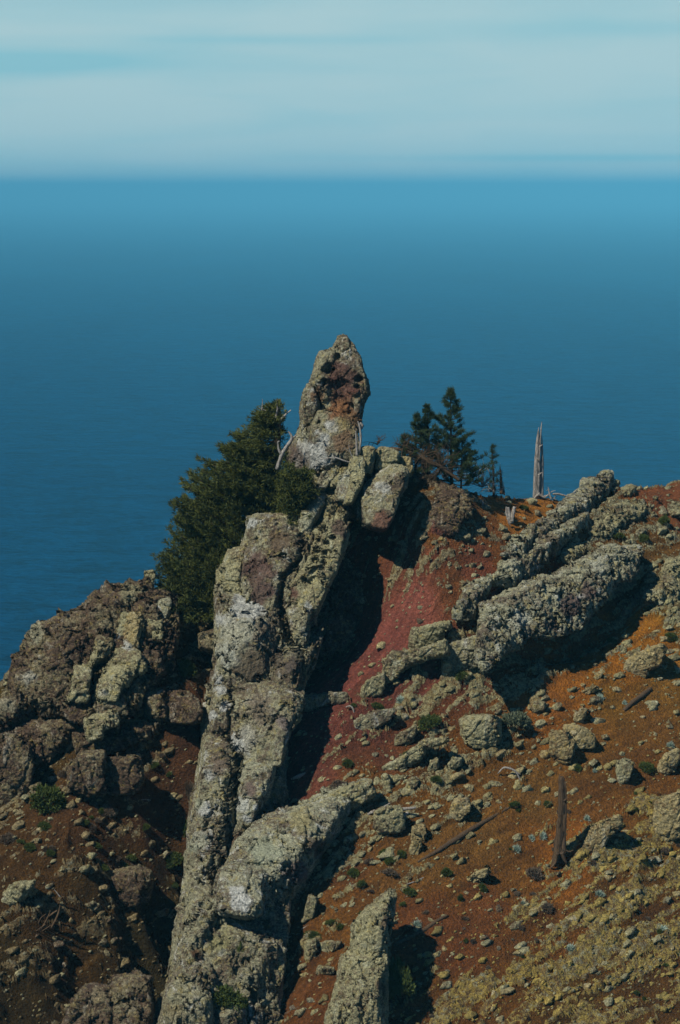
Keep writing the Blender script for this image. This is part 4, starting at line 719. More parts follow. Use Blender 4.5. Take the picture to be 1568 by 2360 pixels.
pq = r_.normal(size=(70, 3)); pq /= np.linalg.norm(pq, axis=1, keepdims=True); pq[:, 2] = np.abs(pq[:, 2]); SPV, SPF = leaves(pq*.35, pq, 6, .75, .10, .35, .25, 5)
for k in range(4):
    v, f = shrub_mesh(900+k, 420); SM.append(mesh_np('shrub', v, f, False))
SH = [(110, 1835, 40, 27, 0), (437, 1542, 20, 22, 0), (140, 1672, 18, 10, 0), (178, 1664, 18, 9, 0), (990, 1662, 26, 15, 0), (950, 1738, 20, 10, 0), (870, 1626, 16, 8, 0), (905, 1762, 13, 7, 0), (1188, 1660, 38, 22, 1), (1065, 1556, 16, 9, 0), (785, 1812, 28, 13, 2), (802, 1757, 14, 7, 0), (447, 1822, 16, 26, 2), (437, 1905, 18, 34, 0),
      (521, 2000, 12, 20, 0), (521, 2292, 42, 24, 0), (557, 2178, 11, 30, 0), (400, 1978, 26, 14, 0), (103, 1902, 16, 9, 0), (814, 2009, 16, 8, 0), (834, 2036, 13, 9, 0), (883, 1966, 11, 10, 0), (926, 1966, 12, 8, 0), (900, 1984, 16, 8, 0), (764, 2125, 15, 8, 0), (721, 2154, 20, 8, 0), (784, 2134, 10, 7, 0), (1029, 2008, 15, 8, 0), (943, 2052, 17, 8, 0), (926, 2240, 32, 46, 0), (834, 2104, 9, 6, 0), (1062, 2068, 7, 9, 0),
      (1426, 1236, 17, 9, 0), (1484, 1240, 13, 9, 0), (1531, 1199, 15, 11, 0), (1318, 1300, 12, 6, 0), (1433, 1108, 13, 6, 0), (1545, 1466, 16, 8, 0), (1410, 1476, 12, 8, 0), (1206, 1170, 12, 6, 0), (1184, 1853, 16, 8, 0), (1489, 1766, 20, 9, 0), (1116, 2045, 9, 13, 0), (1330, 1768, 12, 7, 0), (1230, 2010, 18, 15, 2), (1260, 2090, 16, 10, 2), (1530, 1960, 14, 9, 2), (650, 1290, 5, 5, 0), (1005, 1795, 12, 9, 0), (880, 1900, 18, 9, 2), (850, 1985, 14, 7, 2), (900, 2010, 22, 8, 2), (660, 2030, 8, 6, 0), (815, 1625, 8, 5, 0), (300, 1975, 14, 8, 0), (240, 2000, 12, 8, 0), (210, 1905, 12, 8, 2), (250, 1870, 18, 16, 2), (70, 1950, 14, 8, 0), (20, 1930, 18, 10, 2),
      (1189, 1956, 11, 7, 3), (1251, 1926, 9, 7, 3), (1224, 1931, 8, 6, 3), (1354, 1886, 8, 6, 3), (1369, 1777, 6, 5, 3), (959, 2131, 12, 8, 3), (1314, 2186, 12, 9, 3), (924, 1613, 11, 7, 3), (1544, 1717, 9, 6, 3), (1384, 1607, 9, 6, 3), (1096, 1720, 6, 5, 3), (1205, 2080, 5, 4, 3), (1440, 1620, 6, 5, 3), (1525, 2140, 14, 6, 3), (1380, 2060, 14, 6, 3)]
for _ in range(80):
    uu, vv_ = rng.uniform(680, 1568), rng.uniform(1560, 2350)
    if vv_ > 2520-.55*uu and clear(uu, vv_): SH.append((uu, vv_, rng.uniform(4, 10), rng.uniform(3, 6), int(rng.choice([0, 0, 0, 2, 2, 2]))))
for _ in range(26): SH.append((rng.uniform(10, 430), rng.uniform(1700, 2040), rng.uniform(5, 12), rng.uniform(4, 8), int(rng.choice([0, 2]))))
SMAT = ['shrub', 'shrubgrey', 'shrubbrown', 'silver']; nm = ['green', 'grey-green domed', 'dry brownish', 'silvery blue-green']
hp_ = hit([s[0] for s in SH], [s[1]+s[3]*.6 for s in SH], ground)
labs = locate([(s[0], s[1], ('broad ' if s[2] > 22 else 'tiny ' if s[2] < 8 else 'low ')+nm[s[4]]) for s in SH], 'shrub'); SMM = {}
for k, (s, p) in enumerate(zip(SH, hp_)):
    if np.isnan(p[0]): continue
    key = (k % 4, s[4])
    if key not in SMM: me = SM[key[0]].copy() if s[4] != 3 else mesh_np('shrub', SPV, SPF, False); me.materials.append(M[SMAT[s[4]]]); SMM[key] = me
    D = p[1]
    if (s[0], s[1]) in ((521, 2292), (557, 2178), (521, 2000)): p = at(s[0], s[1]+s[3], float(Dfin(s[1]))-1.9)
    if (s[0], s[1]) == (926, 2240): p = at(s[0], s[1]+s[3], 112.8)
    o = put('low_shrub', SMM[key], None, None, labs[k], 'shrub', 'low shrubs dotted over the slopes'); r_ = s[2]*mpp(D); h_ = s[3]*mpp(D)
    o.scale = (r_, r_, max(h_*1.9, r_*.7)); o.rotation_euler = (rng.uniform(-.2, .2), -.3, rng.uniform(0, 6)); o.location = p.tolist()

# ------------------------------------------------------------------ wood
def tube(P, r, sides=8, seed=0, rough=.15, flare=None):
    """closed tapered limb along P with radii r"""
    P = np.asarray(P, float); r = np.asarray(r, float); m = max(2, int(len(P)*4)); tt = np.linspace(0, len(P)-1, m); i = np.clip(tt.astype(int), 0, len(P)-2); f = (tt-i)[:, None]
    p0 = P[np.maximum(i-1, 0)]; p1 = P[i]; p2 = P[i+1]; p3 = P[np.minimum(i+2, len(P)-1)]
    Q = .5*((2*p1)+(-p0+p2)*f+(2*p0-5*p1+4*p2-p3)*f**2+(-p0+3*p1-3*p2+p3)*f**3); rr = np.interp(tt, np.arange(len(P)), r)
    T_ = np.gradient(Q, axis=0); T_ /= np.linalg.norm(T_, axis=1, keepdims=True)+1e-9; ref = np.array([.31, .9, .3]); A_ = np.cross(T_, ref); A_ /= np.linalg.norm(A_, axis=1, keepdims=True)+1e-9; B_ = np.cross(T_, A_)
    an = np.arange(sides)*2*math.pi/sides; rg = np.random.default_rng(seed); k = 1+rough*rg.normal(size=(1, sides))+rough*.5*rg.normal(size=(m, sides))
    V = Q[:, None]+(A_[:, None]*np.cos(an)[None, :, None]+B_[:, None]*np.sin(an)[None, :, None])*(rr[:, None]*k)[..., None]
    V = V.reshape(-1, 3); F = []
    for a in range(m-1):
        for b in range(sides): c = (b+1) % sides; F.append((a*sides+b, a*sides+c, (a+1)*sides+c, (a+1)*sides+b))
    V = np.concatenate([V, [Q[0], Q[-1]]]); n0, n1 = len(V)-2, len(V)-1
    for b in range(sides): c = (b+1) % sides; F.append((n0, c, b, b)); F.append((n1, (m-1)*sides+b, (m-1)*sides+c, (m-1)*sides+c))
    return V, F
def join(name, parts, mat, parent=None, smooth=True, **k):
    V = []; q = []; o = 0
    for v, f in parts:
        V.append(v); f = np.asarray(f); f = f if f.shape[1] == 4 else np.concatenate([f, f[:, 2:3]], 1); q.append(f+o); o += len(v)
    V = np.concatenate(V); q = np.concatenate(q); tri = q[:, 2] == q[:, 3]
    me = bpy.data.meshes.new(name); fs = [tuple(x[:3]) if t_ else tuple(x) for x, t_ in zip(q.tolist(), tri)]
    me.from_pydata(V.tolist(), [], fs); me.polygons.foreach_set('use_smooth', np.full(len(fs), smooth)); me.update()
    if parent is None: return put(name, me, mat, loc=recentre(me), **k)
    o = put(name, me, mat, parent, **k); o.matrix_parent_inverse = parent.matrix_world.inverted() if False else o.matrix_parent_inverse
    o.location = (-Vector(parent.location)); return o
def root(name, p, label, cat, group=None):
    o = bpy.data.objects.new(name, None); COL.objects.link(o); o.location = Vector(np.asarray(p).tolist()); tag(o, label, cat, group); return o
def A3(reg, pts, D, r=None):
    p = px(reg, pts); D = np.broadcast_to(D, (len(p),)); return at(p[:, 0], p[:, 1], D)
# --- the big wind-swept cypress behind the cliff
SIL = np.array([(640, 926), (622, 934), (604, 940), (594, 948), (587, 959), (570, 980), (541, 1000), (548, 1022), (508, 1022), (516, 1045), (508, 1065), (488, 1068), (461, 1054), (464, 1082), (430, 1088), (417, 1104), (432, 1122), (424, 1146), (394, 1157), (412, 1178), (402, 1196), (389, 1222), (404, 1240), (391, 1255), (358, 1284), (372, 1305), (353, 1322), (365, 1372), (398, 1404), (430, 1432), (500, 1438), (520, 1300), (575, 1290), (620, 1215), (700, 1210), (728, 1130), (716, 1088), (690, 1084), (668, 1070), (652, 1040), (650, 990), (646, 960)], float)
def inside(u, v, S_=SIL): x, y = S_[:, 0], S_[:, 1]; xs, ys = np.roll(x, -1), np.roll(y, -1); return (((y > v) != (ys > v)) & (u < (xs-x)*(v-y)/(ys-y+1e-9)+x)).sum() % 2 == 1
r = np.random.default_rng(3); tips = []
for k in range(len(SIL)): 
    if k < 29 or k > 33: c = np.array([590, 1220.]); q = SIL[k]; tips.append((q[0]+(c[0]-q[0])*.012, q[1]+(c[1]-q[1])*.012, r.uniform(-1, 1)))
while len(tips) < 640:
    u_, v_ = r.uniform(350, 730), r.uniform(930, 1440)
    if inside(u_, v_): tips.append((u_, v_, r.uniform(-1, 1)))
for k in range(70): tips.append((r.uniform(648, 722), r.uniform(1085, 1200), r.uniform(-1, 1)))
rt = root('cypress_tree', at(600, 1345, 141.6), 'huge dark wind-swept cypress with its crown sloping left behind the cliff', 'tree')
TR = A3('P', [(604, 1360), (612, 1250), (628, 1120), (640, 1010), (641, 940)], [141.6, 141.4, 141.1, 140.9, 140.8]); join('trunk', [tube(TR, [.42, .34, .25, .17, .08], 9, 2)], M['bark'], rt)
br = []; C_ = []; D_ = []
for k, (u_, v_, w_) in enumerate(tips):
    t0 = np.clip((1345-(v_+.35*abs(u_-620)+12))/400, .02, .97); o_ = np.array([np.interp(t0, np.linspace(0, 1, 5), TR[:, c]) for c in range(3)])
    depth = 141.2+w_*(.5+3.4*min(1, max(0, (v_-920)/260)))-max(0, v_-1200)/230*6.4
    e_ = at(u_, v_, depth); L_ = np.linalg.norm(e_-o_); mid = o_*.45+e_*.55+np.array([0, 0, -.10*L_])
    edge = k < len(SIL)
    if u_ > 655 and v_ > 1070: depth = 135.2+.4*w_
    e_ = at(u_, v_, depth)
    if L_ > .5 and (k % 2 == 0 or edge): br.append(tube([o_, mid, e_], [.02+.012*L_, .01+.008*L_, .012], 5, k))
    m = int(9+L_*3.5) if not edge else 16
    for j in range(m):
        s = r.uniform(.55, 1.0) if not edge else r.uniform(.78, 1.03); p = (1-s)**2*o_+2*s*(1-s)*mid+s*s*e_; dr_ = (e_-mid)/(np.linalg.norm(e_-mid)+1e-6)
        wd = .34*(1.15-s)+.07; C_.append(p+r.normal(size=3)*np.array([wd, wd, wd*.5])); D_.append(dr_)
C_ = np.array(C_); D_ = np.array(D_); print('cypress tufts', len(C_))
g = perlin(C_*1.15, 77)+.55*perlin(C_*2.6, 78); keep = g > -.42; C_ = C_[keep]; D_ = D_[keep]
join('branches', br, M['bark'], rt)
v, f = leaves(C_, D_, 15, .25, .038, .6, .1, 5); join('crown', [(v, f)], M['cypress'], rt, False)
dl = [tube(A3('R1', [(150, 860), (165, 770), (160, 685)], 140.6), [.09, .06, .01], 6, 1), tube(A3('R1', [(160, 770), (205, 765)], 140.6), [.03, .01], 5, 2), tube(A3('R1', [(185, 885), (235, 830), (290, 782)], 140.6), [.07, .05, .02], 6, 3), tube(A3('R1', [(20, 790), (25, 700), (22, 680)], 140.6), [.04, .02, .008], 5, 4), tube(A3('R1', [(60, 790), (20, 775), (-10, 762)], 140.6), [.03, .02, .008], 5, 5),
      ]
join('dead_limb', dl, M['dead'], rt)
# --- pines on the crest
def conifer(label, base, top, rmax, D, lev, seed, mat='pine', tuft=.19, dens=1.15, prof=None, kname='pine_tree', group='young pines on the crest'):
    r = np.random.default_rng(seed); b = at(base[0], base[1], D); t = at(top[0], top[1], D); Hh = t[2]-b[2]; rt = root(kname, b, label, 'tree', group)
    join('trunk', [tube([b-np.array([0, 0, .3]), b*.5+t*.5, t], [.05+.012*Hh, .03+.006*Hh, .012], 7, seed)], M['bark'], rt)
    br = []; C_ = []; D_ = []
    for k in range(lev):
        h = .06+.92*(k/(lev-1))**.9; L0 = rmax*(1-h)**.75*(1 if prof is None else prof(h))+.10; c = b+(t-b)*h; nb = r.integers(4, 7)
        for j in range(nb):
            an = r.uniform(0, 2*math.pi); L_ = L0*r.uniform(.55, 1.2); d = np.array([math.cos(an), math.sin(an), 0]); e = c+d*L_+np.array([0, 0, .32*L_+.04]); m = c+d*L_*.55+np.array([0, 0, .06*L_])
            br.append(tube([c, m, e], [.02+.01*L_, .014, .007], 4, k*9+j))
            for q in range(int((4+L_*9)*dens)):
                s = r.uniform(.3, 1.0)**.7; p = (1-s)**2*c+2*s*(1-s)*m+s*s*e; C_.append(p+r.normal(size=3)*.035); D_.append(d*.6+np.array([0, 0, .5]))
    for q in range(8): C_.append(t-np.array([0, 0, q*.05])); D_.append(np.array([0, 0, 1.]))
    join('branches', br, M['bark'], rt); v, f = leaves(np.array(C_), np.array(D_), 10, tuft, .022, .6, .2, seed); join('crown', [(v, f)], M[mat], rt, False); return rt
conifer('tallest pine on the crest, with a pointed top and spreading right-hand branches', (1042, 1122), (1038, 898), 2.0, 141.6, 22, 11, prof=lambda h: 1.15-.5*h)
conifer('slim pine immediately left of the tallest pine', (988, 1105), (985, 936), 1.1, 141, 16, 12)
conifer('short dark pine at the left end of the pine clump', (958, 1100), (959, 958), 1.15, 140.4, 13, 13, dens=1.1)
conifer('sparse small pine with a thin spire, right of the pine clump', (1139, 1135), (1135, 1028), .36, 145.6, 8, 14, dens=.5)
conifer('bushy pine filling the space under the tallest pine', (1062, 1125), (1066, 1016), 1.5, 141.0, 9, 15, dens=1.3)
conifer('lowest scrubby pine beside the fallen dead tree', (935, 1078), (932, 1008), .75, 139.8, 7, 16, dens=.9)
# --- dead wood
GD = lambda reg, x, y: float(hit(*[[q] for q in px(reg, [(x, y)])[0]], ground)[0][1])
def dead(name, label, cat, strands, mat='dead', group=None, sides=7, rough=.16):
    parts = []
    for i, (reg, pts, D, rad) in enumerate(strands):
        P = A3(reg, pts, D); parts.append(tube(P, np.interp(np.linspace(0, 1, len(P)), np.linspace(0, 1, len(rad)), rad), sides, i+len(label), rough))
    return join(name, parts, M[mat], label=label, cat=cat, group=group)
def SK(u, v=1112):
    for k in range(40):
        q = hit([u], [v+k*3], ground)[0]
        if not np.isnan(q[1]) and q[1] < 158: return float(q[1])
    return 145.
Ds = SK(1240)-.1
dead('dead_snag', 'tall grey splintered dead trunk standing alone against the sea', 'dead tree', [('P', [(1239, 1152), (1240, 1100), (1242, 1050), (1245, 1010), (1249, 971)], Ds, [.20, .18, .15, .10, .01]), ('P', [(1234, 1150), (1236, 1080), (1239, 1020), (1242, 984)], Ds-.1, [.13, .11, .08, .01]), ('P', [(1247, 1150), (1249, 1060), (1249, 1005)], Ds+.1, [.12, .08, .01]), ('P', [(1240, 1140), (1228, 1150)], Ds-.2, [.12, .03]), ('P', [(1240, 1138), (1256, 1148)], Ds-.2, [.12, .03]), ('P', [(1241, 1060), (1234, 1052)], Ds-.3, [.05, .015]), ('P', [(1243, 1030), (1251, 1024)], Ds-.2, [.04, .01]), ('P', [(1240, 1095), (1250, 1088)], Ds-.3, [.05, .02])], rough=.26)
dead('driftwood_heap', 'tangle of grey dead wood at the foot of the splintered trunk', 'dead wood', [('R7', [(640, 245), (690, 200), (720, 190)], SK(1265)-.4, [.05, .03, .01]), ('R7', [(620, 250), (660, 225), (740, 262)], SK(1265)-.3, [.05, .05, .02]), ('R7', [(690, 250), (675, 200), (668, 165)], SK(1265)-.5, [.07, .05, .02]), ('R7', [(700, 215), (740, 215), (820, 235), (850, 240)], SK(1265)-.6, [.05, .06, .03, .01]), ('R7', [(655, 190), (680, 180)], SK(1265)-.5, [.02, .01]), ('R7', [(700, 262), (720, 225), (735, 210)], SK(1265)-.2, [.05, .03, .01]), ('R7', [(610, 215), (635, 240), (640, 262)], SK(1265)-.2, [.02, .04, .04])])
dead('dead_spike', 'short dark brown pointed trunk right of the sparse small pine', 'dead tree', [('P', [(1157, 1138), (1155, 1100), (1152, 1073)], 145.9, [.15, .10, .01]), ('P', [(1162, 1140), (1161, 1110)], 145.9, [.07, .01])], 'deadbrown')
dead('twisted_branch', 'pale twisted dead branch hanging down the rocky crest below the pines', 'dead wood', [('R7', [(150, 258), (215, 262), (222, 285), (200, 318), (208, 360), (235, 372), (252, 385)], 141.4, [.03, .045, .06, .07, .06, .05, .03]), ('R7', [(160, 250), (120, 262)], 141.4, [.03, .01]), ('R7', [(100, 415), (150, 430)], 142., [.02, .04, .02])])
dead('hollow_stump', 'short hollow grey stump on the orange saddle', 'stump', [('R7', [(412, 412), (404, 360), (392, 305)], GD('P', 1178, 1203)-.0, [.17, .14, .10]), ('R7', [(420, 400), (428, 350), (440, 300)], GD('P', 1178, 1203)-.1, [.13, .12, .10]), ('R7', [(395, 370), (385, 340), (384, 300)], GD('P', 1178, 1203)-.9, [.07, .07, .03]), ('R7', [(395, 380), (400, 410), (412, 430)], GD('P', 1178, 1203)-.6, [.07, .06, .02])], rough=.2)
def twigs(reg, p0, D, L0, n, seed, ang=(20, 160), r0=.035):
    r = np.random.default_rng(seed); out = []; c = px(reg, [p0])[0]
    for k in range(n):
        a = math.radians(r.uniform(*ang)); L_ = L0*r.uniform(.5, 1.15); q = [c]; h = a
        for j in range(4): h += r.normal()*.38; q.append(q[-1]+np.array([math.cos(h), -math.sin(h)])*L_/4)
        out.append(('P', q, D+np.linspace(0, r.normal()*.5, 5), [r0, r0*.7, r0*.45, .01, .006]))
        for j in range(2):
            i = r.integers(1, 4); h2 = h+r.choice([-1, 1])*.8; out.append(('P', [q[i], q[i]+np.array([math.cos(h2), -math.sin(h2)])*L_*.22, q[i]+np.array([math.cos(h2+.3), -math.sin(h2+.3)])*L_*.4], D+r.normal()*.2, [r0*.5, .012, .006]))
    return out
dead('dead_shrub', 'bare grey twiggy shrub between the tallest pine and the sparse pine', 'dead shrub', twigs('P', (1112, 1122), 144.6, 62, 16, 1)+[('P', [(1104, 1110), (1106, 1085), (1122, 1078), (1132, 1098)], 144.6, [.035, .045, .035, .015])])
dead('dead_shrub', 'pale twiggy debris lying right of the bare grey shrub', 'dead shrub', twigs('P', (1135, 1132), 145.4, 34, 8, 2, (0, 180)))
dead('fallen_dead_tree', 'dark fallen tree arching over the crest between the boulders and the pines', 'dead tree', [('P', [(846, 1044), (870, 1036), (910, 1034), (945, 1042), (985, 1060), (1030, 1085), (1060, 1108)], 139.6, [.03, .07, .10, .11, .12, .12, .08])]+twigs('P', (870, 1024), 139.6, 34, 6, 3, (40, 150))+twigs('P', (930, 1030), 139.6, 45, 26, 4, (-140, 120), .025)+twigs('P', (975, 1050), 139.6, 55, 30, 5, (-150, 110), .025)+twigs('P', (1015, 1075), 139.6, 50, 26, 6, (-160, 100), .025), 'deadbrown')
dead('bleached_limb', 'bleached white forked limb leaning against the right side of the pinnacle', 'dead wood', [('R1', [(905, 885), (925, 950), (932, 1060), (918, 1180)], 136.3, [.03, .06, .07, .05]), ('R1', [(885, 975), (892, 1080), (898, 1205)], 136.2, [.03, .06, .08]), ('R1', [(925, 900), (945, 925), (940, 960)], 136.5, [.06, .09, .04])])
dead('bleached_twig', 'thin bleached twigs lying across the foot of the pinnacle', 'dead wood', [('R1', [(545, 1240), (620, 1228), (700, 1222), (780, 1250), (840, 1266)], 135.4, [.015, .03, .04, .04, .02]), ('R1', [(820, 1080), (828, 1150), (858, 1228)], 135.4, [.01, .025, .03]), ('R1', [(780, 1130), (830, 1170)], 135.4, [.01, .02]), ('R1', [(700, 1225), (690, 1180)], 135.4, [.02, .01])])
dead('gnarled_limb', 'gnarled grey dead limb rising between the big cypress and the pinnacle', 'dead wood', [('R1', [(160, 1330), (205, 1190), (250, 1120), (295, 1050), (285, 1010), (262, 980)], 137.6, [.12, .11, .10, .09, .06, .03]), ('R1', [(295, 1045), (345, 1012)], 137.6, [.06, .03]), ('R1', [(195, 1185), (175, 1140), (170, 1080), (185, 1070)], 137.6, [.09, .08, .06, .02])])
GD_ = lambda reg, x, y: float(hit(*[[q] for q in px(reg, [(x, y)])[0]], ground)[0][1])
D0 = GD('P', 1290, 1978)
dead('standing_stump', 'dark weathered standing dead trunk with flared roots on the bare orange slope', 'stump', [('P', [(1285, 1985), (1288, 1950), (1292, 1900), (1295, 1840), (1294, 1789)], D0-.1, [.34, .22, .20, .19, .13]), ('P', [(1297, 1970), (1300, 1920), (1302, 1850), (1303, 1800)], D0-.15, [.16, .12, .11, .04]), ('P', [(1285, 1970), (1272, 1995)], D0-.5, [.18, .05]), ('P', [(1292, 1965), (1306, 1990)], D0-.6, [.16, .04]), ('P', [(1298, 1956), (1312, 1962), (1322, 1958)], D0-.2, [.08, .04, .01]), ('P', [(1283, 1965), (1278, 1990), (1262, 2003)], D0-.7, [.14, .06, .02]), ('P', [(1289, 1880), (1283, 1868)], D0-.3, [.07, .02]), ('P', [(1300, 1845), (1309, 1836)], D0-.3, [.06, .02]), ('P', [(1291, 1812), (1289, 1793), (1291, 1783)], D0-.15, [.07, .04, .01])], 'deadbrown', rough=.2, sides=9)
def log(label, pts, rad, mat='deadbrown', lift=.5, name='fallen_log'):
    p = hit([q[0] for q in pts], [q[1] for q in pts], ground); p[:, 2] += np.max(rad)*lift
    return join(name, [tube(p, np.interp(np.linspace(0, 1, len(p)), np.linspace(0, 1, len(rad)), rad), 8, int(pts[0][0]), .14)], M[mat], label=label, cat='fallen log', group='fallen logs and sticks on the slopes')
log('long thin fallen log on the upper edge of the bare brown slope', [(963, 1988), (1000, 1968), (1035, 1945), (1060, 1930), (1094, 1908), (1140, 1882), (1175, 1862)], [.05, .10, .14, .13, .09, .04])
log('dark fallen log on the slope near the right edge', [(1438, 1640), (1458, 1622), (1480, 1606), (1500, 1590)], [.10, .15, .16, .12])
log('dark half-buried log right of the leaning spire', [(907, 2182), (940, 2164), (975, 2146), (1008, 2124), (1032, 2111)], [.08, .12, .12, .11, .06])
log('thin stick on the soil left of the leaning spire', [(645, 2342), (680, 2326), (720, 2306), (761, 2286)], [.03, .05, .05, .02])
log('thin pale stick on the bare slope above the leaning spire', [(926, 2042), (955, 2032), (986, 2018)], [.02, .04, .03], 'dead')
log('short grey stick on the slope below the nose-like rock', [(665, 2162), (690, 2145), (712, 2132)], [.02, .04, .02], 'dead')
log('short pale stick on the left red slope', [(322, 1845), (336, 1843), (348, 1845)], [.03, .05, .02], 'dead')
log('thin dark stick crossing the left red slope', [(215, 1996), (235, 1990), (258, 1980)], [.02, .03, .02])
def wood_on(label, strands, mat='dead', lift=.12, cat='dead wood', name='driftwood', group='weathered branches on the slopes'):
    parts = []
    for i, (reg, pts, rad) in enumerate(strands):
        q = px(reg, pts); p = hit(q[:, 0], q[:, 1], ground); m = np.nanmedian(p[:, 1]); p = at(q[:, 0], q[:, 1], np.full(len(q), m-.35)); parts.append(tube(p, np.interp(np.linspace(0, 1, len(p)), np.linspace(0, 1, len(rad)), rad), 6, i+int(q[0, 0]), .15))
    return join(name, parts, M[mat], label=label, cat=cat, group=group)
wood_on('forked pale driftwood lying over a pitted lichen boulder', [('R6', [(780, 132), (860, 82), (950, 84), (1060, 66), (1160, 52)], [.03, .09, .13, .11, .04]), ('R6', [(1045, 195), (1052, 135), (1105, 85)], [.05, .08, .07]), ('R6', [(900, 80), (930, 50), (980, 20)], [.08, .05, .02]), ('R6', [(1000, 75), (1035, 95), (1060, 60)], [.05, .05, .03])])
wood_on('curved pale driftwood among the boulders of the middle band', [('R8', [(1085, 1245), (1120, 1208), (1160, 1212), (1200, 1235), (1228, 1290), (1238, 1320)], [.03, .06, .07, .06, .05, .02]), ('R8', [(1200, 1235), (1228, 1250)], [.04, .02])])
wood_on('heap of grey branches beside the black gully on the left slope', [('R5', [(195, 915), (240, 870), (270, 820), (290, 770)], [.03, .05, .05, .02]), ('R5', [(230, 905), (290, 870), (330, 800), (345, 740)], [.02, .05, .05, .02]), ('R5', [(250, 830), (300, 790), (330, 770)], [.02, .05, .03]), ('R5', [(205, 890), (262, 850)], [.02, .03]), ('R5', [(310, 780), (350, 700), (375, 690)], [.04, .04, .01]), ('R5', [(215, 860), (235, 815), (265, 790)], [.02, .03, .02]), ('R5', [(240, 890), (300, 850)], [.03, .02])], mat='deadbrown')
wood_on('thin pale stick poking up from the grey branches on the left slope', [('R5', [(345, 695), (328, 672), (310, 650)], [.035, .03, .01])])
wood_on('small grey root curling in the red soil inside the gully', [('R3', [(1365, 225), (1395, 215), (1420, 240), (1425, 280)], [.02, .05, .05, .02])])
wood_on('pale grey plank-like piece of wood low in the red gully', [('R3', [(985, 725), (1040, 705), (1085, 680)], [.04, .12, .03])])

# ------------------------------------------------------------------ sea, air, sky, sun, camera
n = N('sea_water'); x = n.noise(.0016, 6, .6, .5, n.scale((1, .3, 1)))
r1 = n.noise(.11, 7, .75, .3, n.scale((1, 1.3, 1))); r2 = n.noise(.022, 5, .65, .2, n.scale((1, 1.6, 1)))
n.b.inputs['Roughness'].default_value = .22; n.b.inputs['Specular IOR Level'].default_value = 0.; n.b.inputs['IOR'].default_value = 1.33; n.b.inputs['Specular Tint'].default_value = (.45, .85, 1, 1)
n.bump(n.math('ADD', r1, n.math('MULTIPLY', r2, 3.5)), 5.5, 1.)
cs = n.mix(n.ramp(x, (.35, 0), (.65, 1)), (.0, .036, .092), (.0, .052, .122))
M['sea'] = n.col(n.mix(1., cs, n.ramp(n.math('ADD', n.math('MULTIPLY', r1, .6), n.math('MULTIPLY', r2, .4)), (.4, .5), (.6, 1.6)), 'MULTIPLY'))  # ripple glints and darks painted into the base colour; specular is off
SE = 150000.
put('sea', mesh_np('sea', [(-SE, -SE, 0), (SE, -SE, 0), (SE, SE, 0), (-SE, SE, 0)], [(0, 1, 2, 3)]), M['sea'], kind='structure')
hz = bpy.data.materials.new('sea_haze'); hz.use_nodes = True; t = hz.node_tree; t.nodes.clear(); o = t.nodes.new('ShaderNodeOutputMaterial'); pv = t.nodes.new('ShaderNodeVolumePrincipled'); t.links.new(pv.outputs[0], o.inputs['Volume'])
pv.inputs['Color'].default_value = (.155, .62, .89, 1); pv.inputs['Density'].default_value = 1.15e-4; pv.inputs['Anisotropy'].default_value = -.35
HS = SE*.995; zl, zh = -1., 325.
hv = [(a*HS, b*HS, c) for c in (zl, zh) for a, b in ((-1, -1), (1, -1), (1, 1), (-1, 1))]
put('haze', mesh_np('haze', hv, [(0, 3, 2, 1), (4, 5, 6, 7), (0, 1, 5, 4), (1, 2, 6, 5), (2, 3, 7, 6), (3, 0, 4, 7)], False), hz, kind='stuff')
SUN = Vector((-.52, -.50, .80)).normalized()
sl = bpy.data.lights.new('sun', 'SUN'); sl.energy = 5.0; sl.angle = R(.8); sl.color = (1., .93, .80); so = bpy.data.objects.new('sun', sl); COL.objects.link(so); so.rotation_euler = SUN.to_track_quat('Z', 'Y').to_euler()
w = bpy.data.worlds.new('World'); SC.world = w; w.use_nodes = True; t = w.node_tree; t.nodes.clear()
def wn(k, **kw):
    x = t.nodes.new(k)
    for a, b in kw.items(): setattr(x, a, b)
    return x
def wm(op, a, b=0.):
    x = wn('ShaderNodeMath', operation=op)
    for i, q in enumerate((a, b)):
        if isinstance(q, bpy.types.NodeSocket): t.links.new(q, x.inputs[i])
        else: x.inputs[i].default_value = q
    return x.outputs[0]
sky = wn('ShaderNodeTexSky', sky_type='NISHITA'); sky.sun_disc = False; sky.sun_elevation = math.asin(SUN.z); sky.sun_rotation = math.atan2(SUN.x, SUN.y); sky.altitude = 250; sky.air_density = 1.; sky.dust_density = .6; sky.ozone_density = 2.
tc = wn('ShaderNodeTexCoord'); sx = wn('ShaderNodeSeparateXYZ'); t.links.new(tc.outputs['Generated'], sx.inputs[0])
el = sx.outputs['Z']; az = sx.outputs['X']
tint = wn('ShaderNodeMix', data_type='RGBA', blend_type='MULTIPLY'); tint.inputs[0].default_value = 1; t.links.new(sky.outputs[0], tint.inputs[6]); tint.inputs[7].default_value = (.14, .40, .66, 1)
cv = wn('ShaderNodeCombineXYZ'); t.links.new(wm('MULTIPLY', az, 7.), cv.inputs[0]); t.links.new(wm('MULTIPLY', el, 48.), cv.inputs[2])
cn = wn('ShaderNodeTexNoise'); t.links.new(cv.outputs[0], cn.inputs[0]); cn.inputs['Scale'].default_value = 1.1; cn.inputs['Detail'].default_value = 7; cn.inputs['Roughness'].default_value = .5; cn.inputs['Distortion'].default_value = .4
cv2 = wn('ShaderNodeCombineXYZ'); t.links.new(wm('MULTIPLY', az, 14.), cv2.inputs[0]); t.links.new(wm('MULTIPLY', el, 110.), cv2.inputs[2])
cn2 = wn('ShaderNodeTexNoise'); t.links.new(cv2.outputs[0], cn2.inputs[0]); cn2.inputs['Scale'].default_value = 1.; cn2.inputs['Detail'].default_value = 5
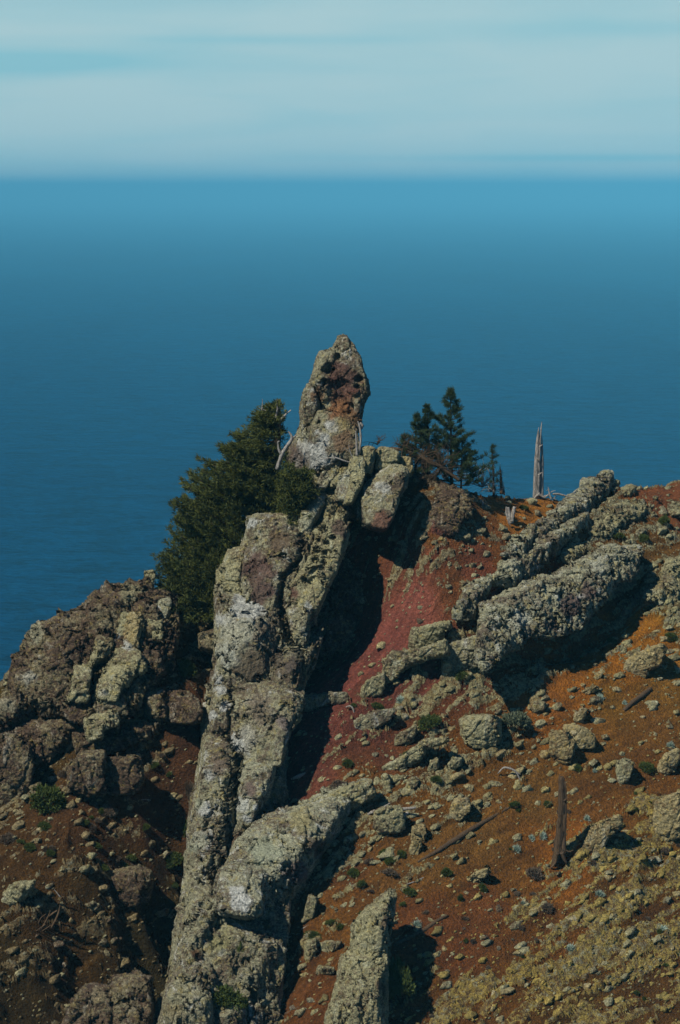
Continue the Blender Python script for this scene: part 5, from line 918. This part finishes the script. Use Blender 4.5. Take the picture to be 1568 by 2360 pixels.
def blob(a0, e0, wa, we):   # a clear gap in the cloud deck, by bearing and elevation
    q = wm('ADD', wm('POWER', wm('MULTIPLY', wm('SUBTRACT', az, a0), 1/wa), 2.), wm('POWER', wm('MULTIPLY', wm('SUBTRACT', el, e0), 1/we), 2.))
    return wm('POWER', 2.718, wm('MULTIPLY', q, -1.))
gaps = wm('ADD', wm('ADD', blob(-.13, .0500, .07, .0055), wm('MULTIPLY', blob(-.035, .0600, .07, .0020), .5)), wm('MULTIPLY', blob(.10, .0122, .085, .0016), .75))
gaps = wm('ADD', gaps, wm('MULTIPLY', blob(.10, .064, .09, .004), .45))
f = wm('ADD', wm('SUBTRACT', wm('ADD', wm('MULTIPLY', wm('SUBTRACT', cn.outputs['Fac'], .5), 1.1), wm('MULTIPLY', wm('SUBTRACT', cn2.outputs['Fac'], .5), .25)), wm('MULTIPLY', gaps, .7)), .70)
rp = wn('ShaderNodeValToRGB'); t.links.new(f, rp.inputs[0]); e = rp.color_ramp.elements; e[0].position = .12; e[1].position = .80; e[0].color = (0, 0, 0, 1); e[1].color = (1, 1, 1, 1)
# the deck is a low bank: it thins out with height
hi = wn('ShaderNodeMapRange'); t.links.new(el, hi.inputs[0]); hi.inputs[1].default_value = .07; hi.inputs[2].default_value = .115; hi.inputs[3].default_value = 1; hi.inputs[4].default_value = 0
cl = wn('ShaderNodeMix', data_type='RGBA'); t.links.new(wm('MULTIPLY', rp.outputs[0], hi.outputs[0]), cl.inputs[0]); 
lowc = wn('ShaderNodeMix', data_type='RGBA'); t.links.new(hi.outputs[0], lowc.inputs[0]); t.links.new(tint.outputs[2], lowc.inputs[6]); lowc.inputs[7].default_value = (2.7, 5.5, 6.3, 1); t.links.new(lowc.outputs[2], cl.inputs[6]); cl.inputs[7].default_value = (4.2, 6.15, 6.55, 1)
bg = wn('ShaderNodeBackground'); bg.inputs[1].default_value = .1; t.links.new(cl.outputs[2], bg.inputs[0]); wo = wn('ShaderNodeOutputWorld'); t.links.new(bg.outputs[0], wo.inputs[0])
cam = bpy.data.cameras.new('camera'); co = bpy.data.objects.new('camera', cam); COL.objects.link(co); co.location = (0, 0, H); co.rotation_euler = (R(90+PITCH), 0, 0)
cam.sensor_fit = 'VERTICAL'; cam.sensor_height = 24; cam.lens = 12/TV; cam.clip_start = .5; cam.clip_end = 400000
SC.camera = co
SC.view_settings.view_transform = 'Standard'; SC.view_settings.look = 'None'; SC.view_settings.exposure = 0; SC.view_settings.gamma = 1
SC.cycles.max_bounces = 5; SC.cycles.diffuse_bounces = 2; SC.cycles.volume_bounces = 0; SC.cycles.transparent_max_bounces = 6
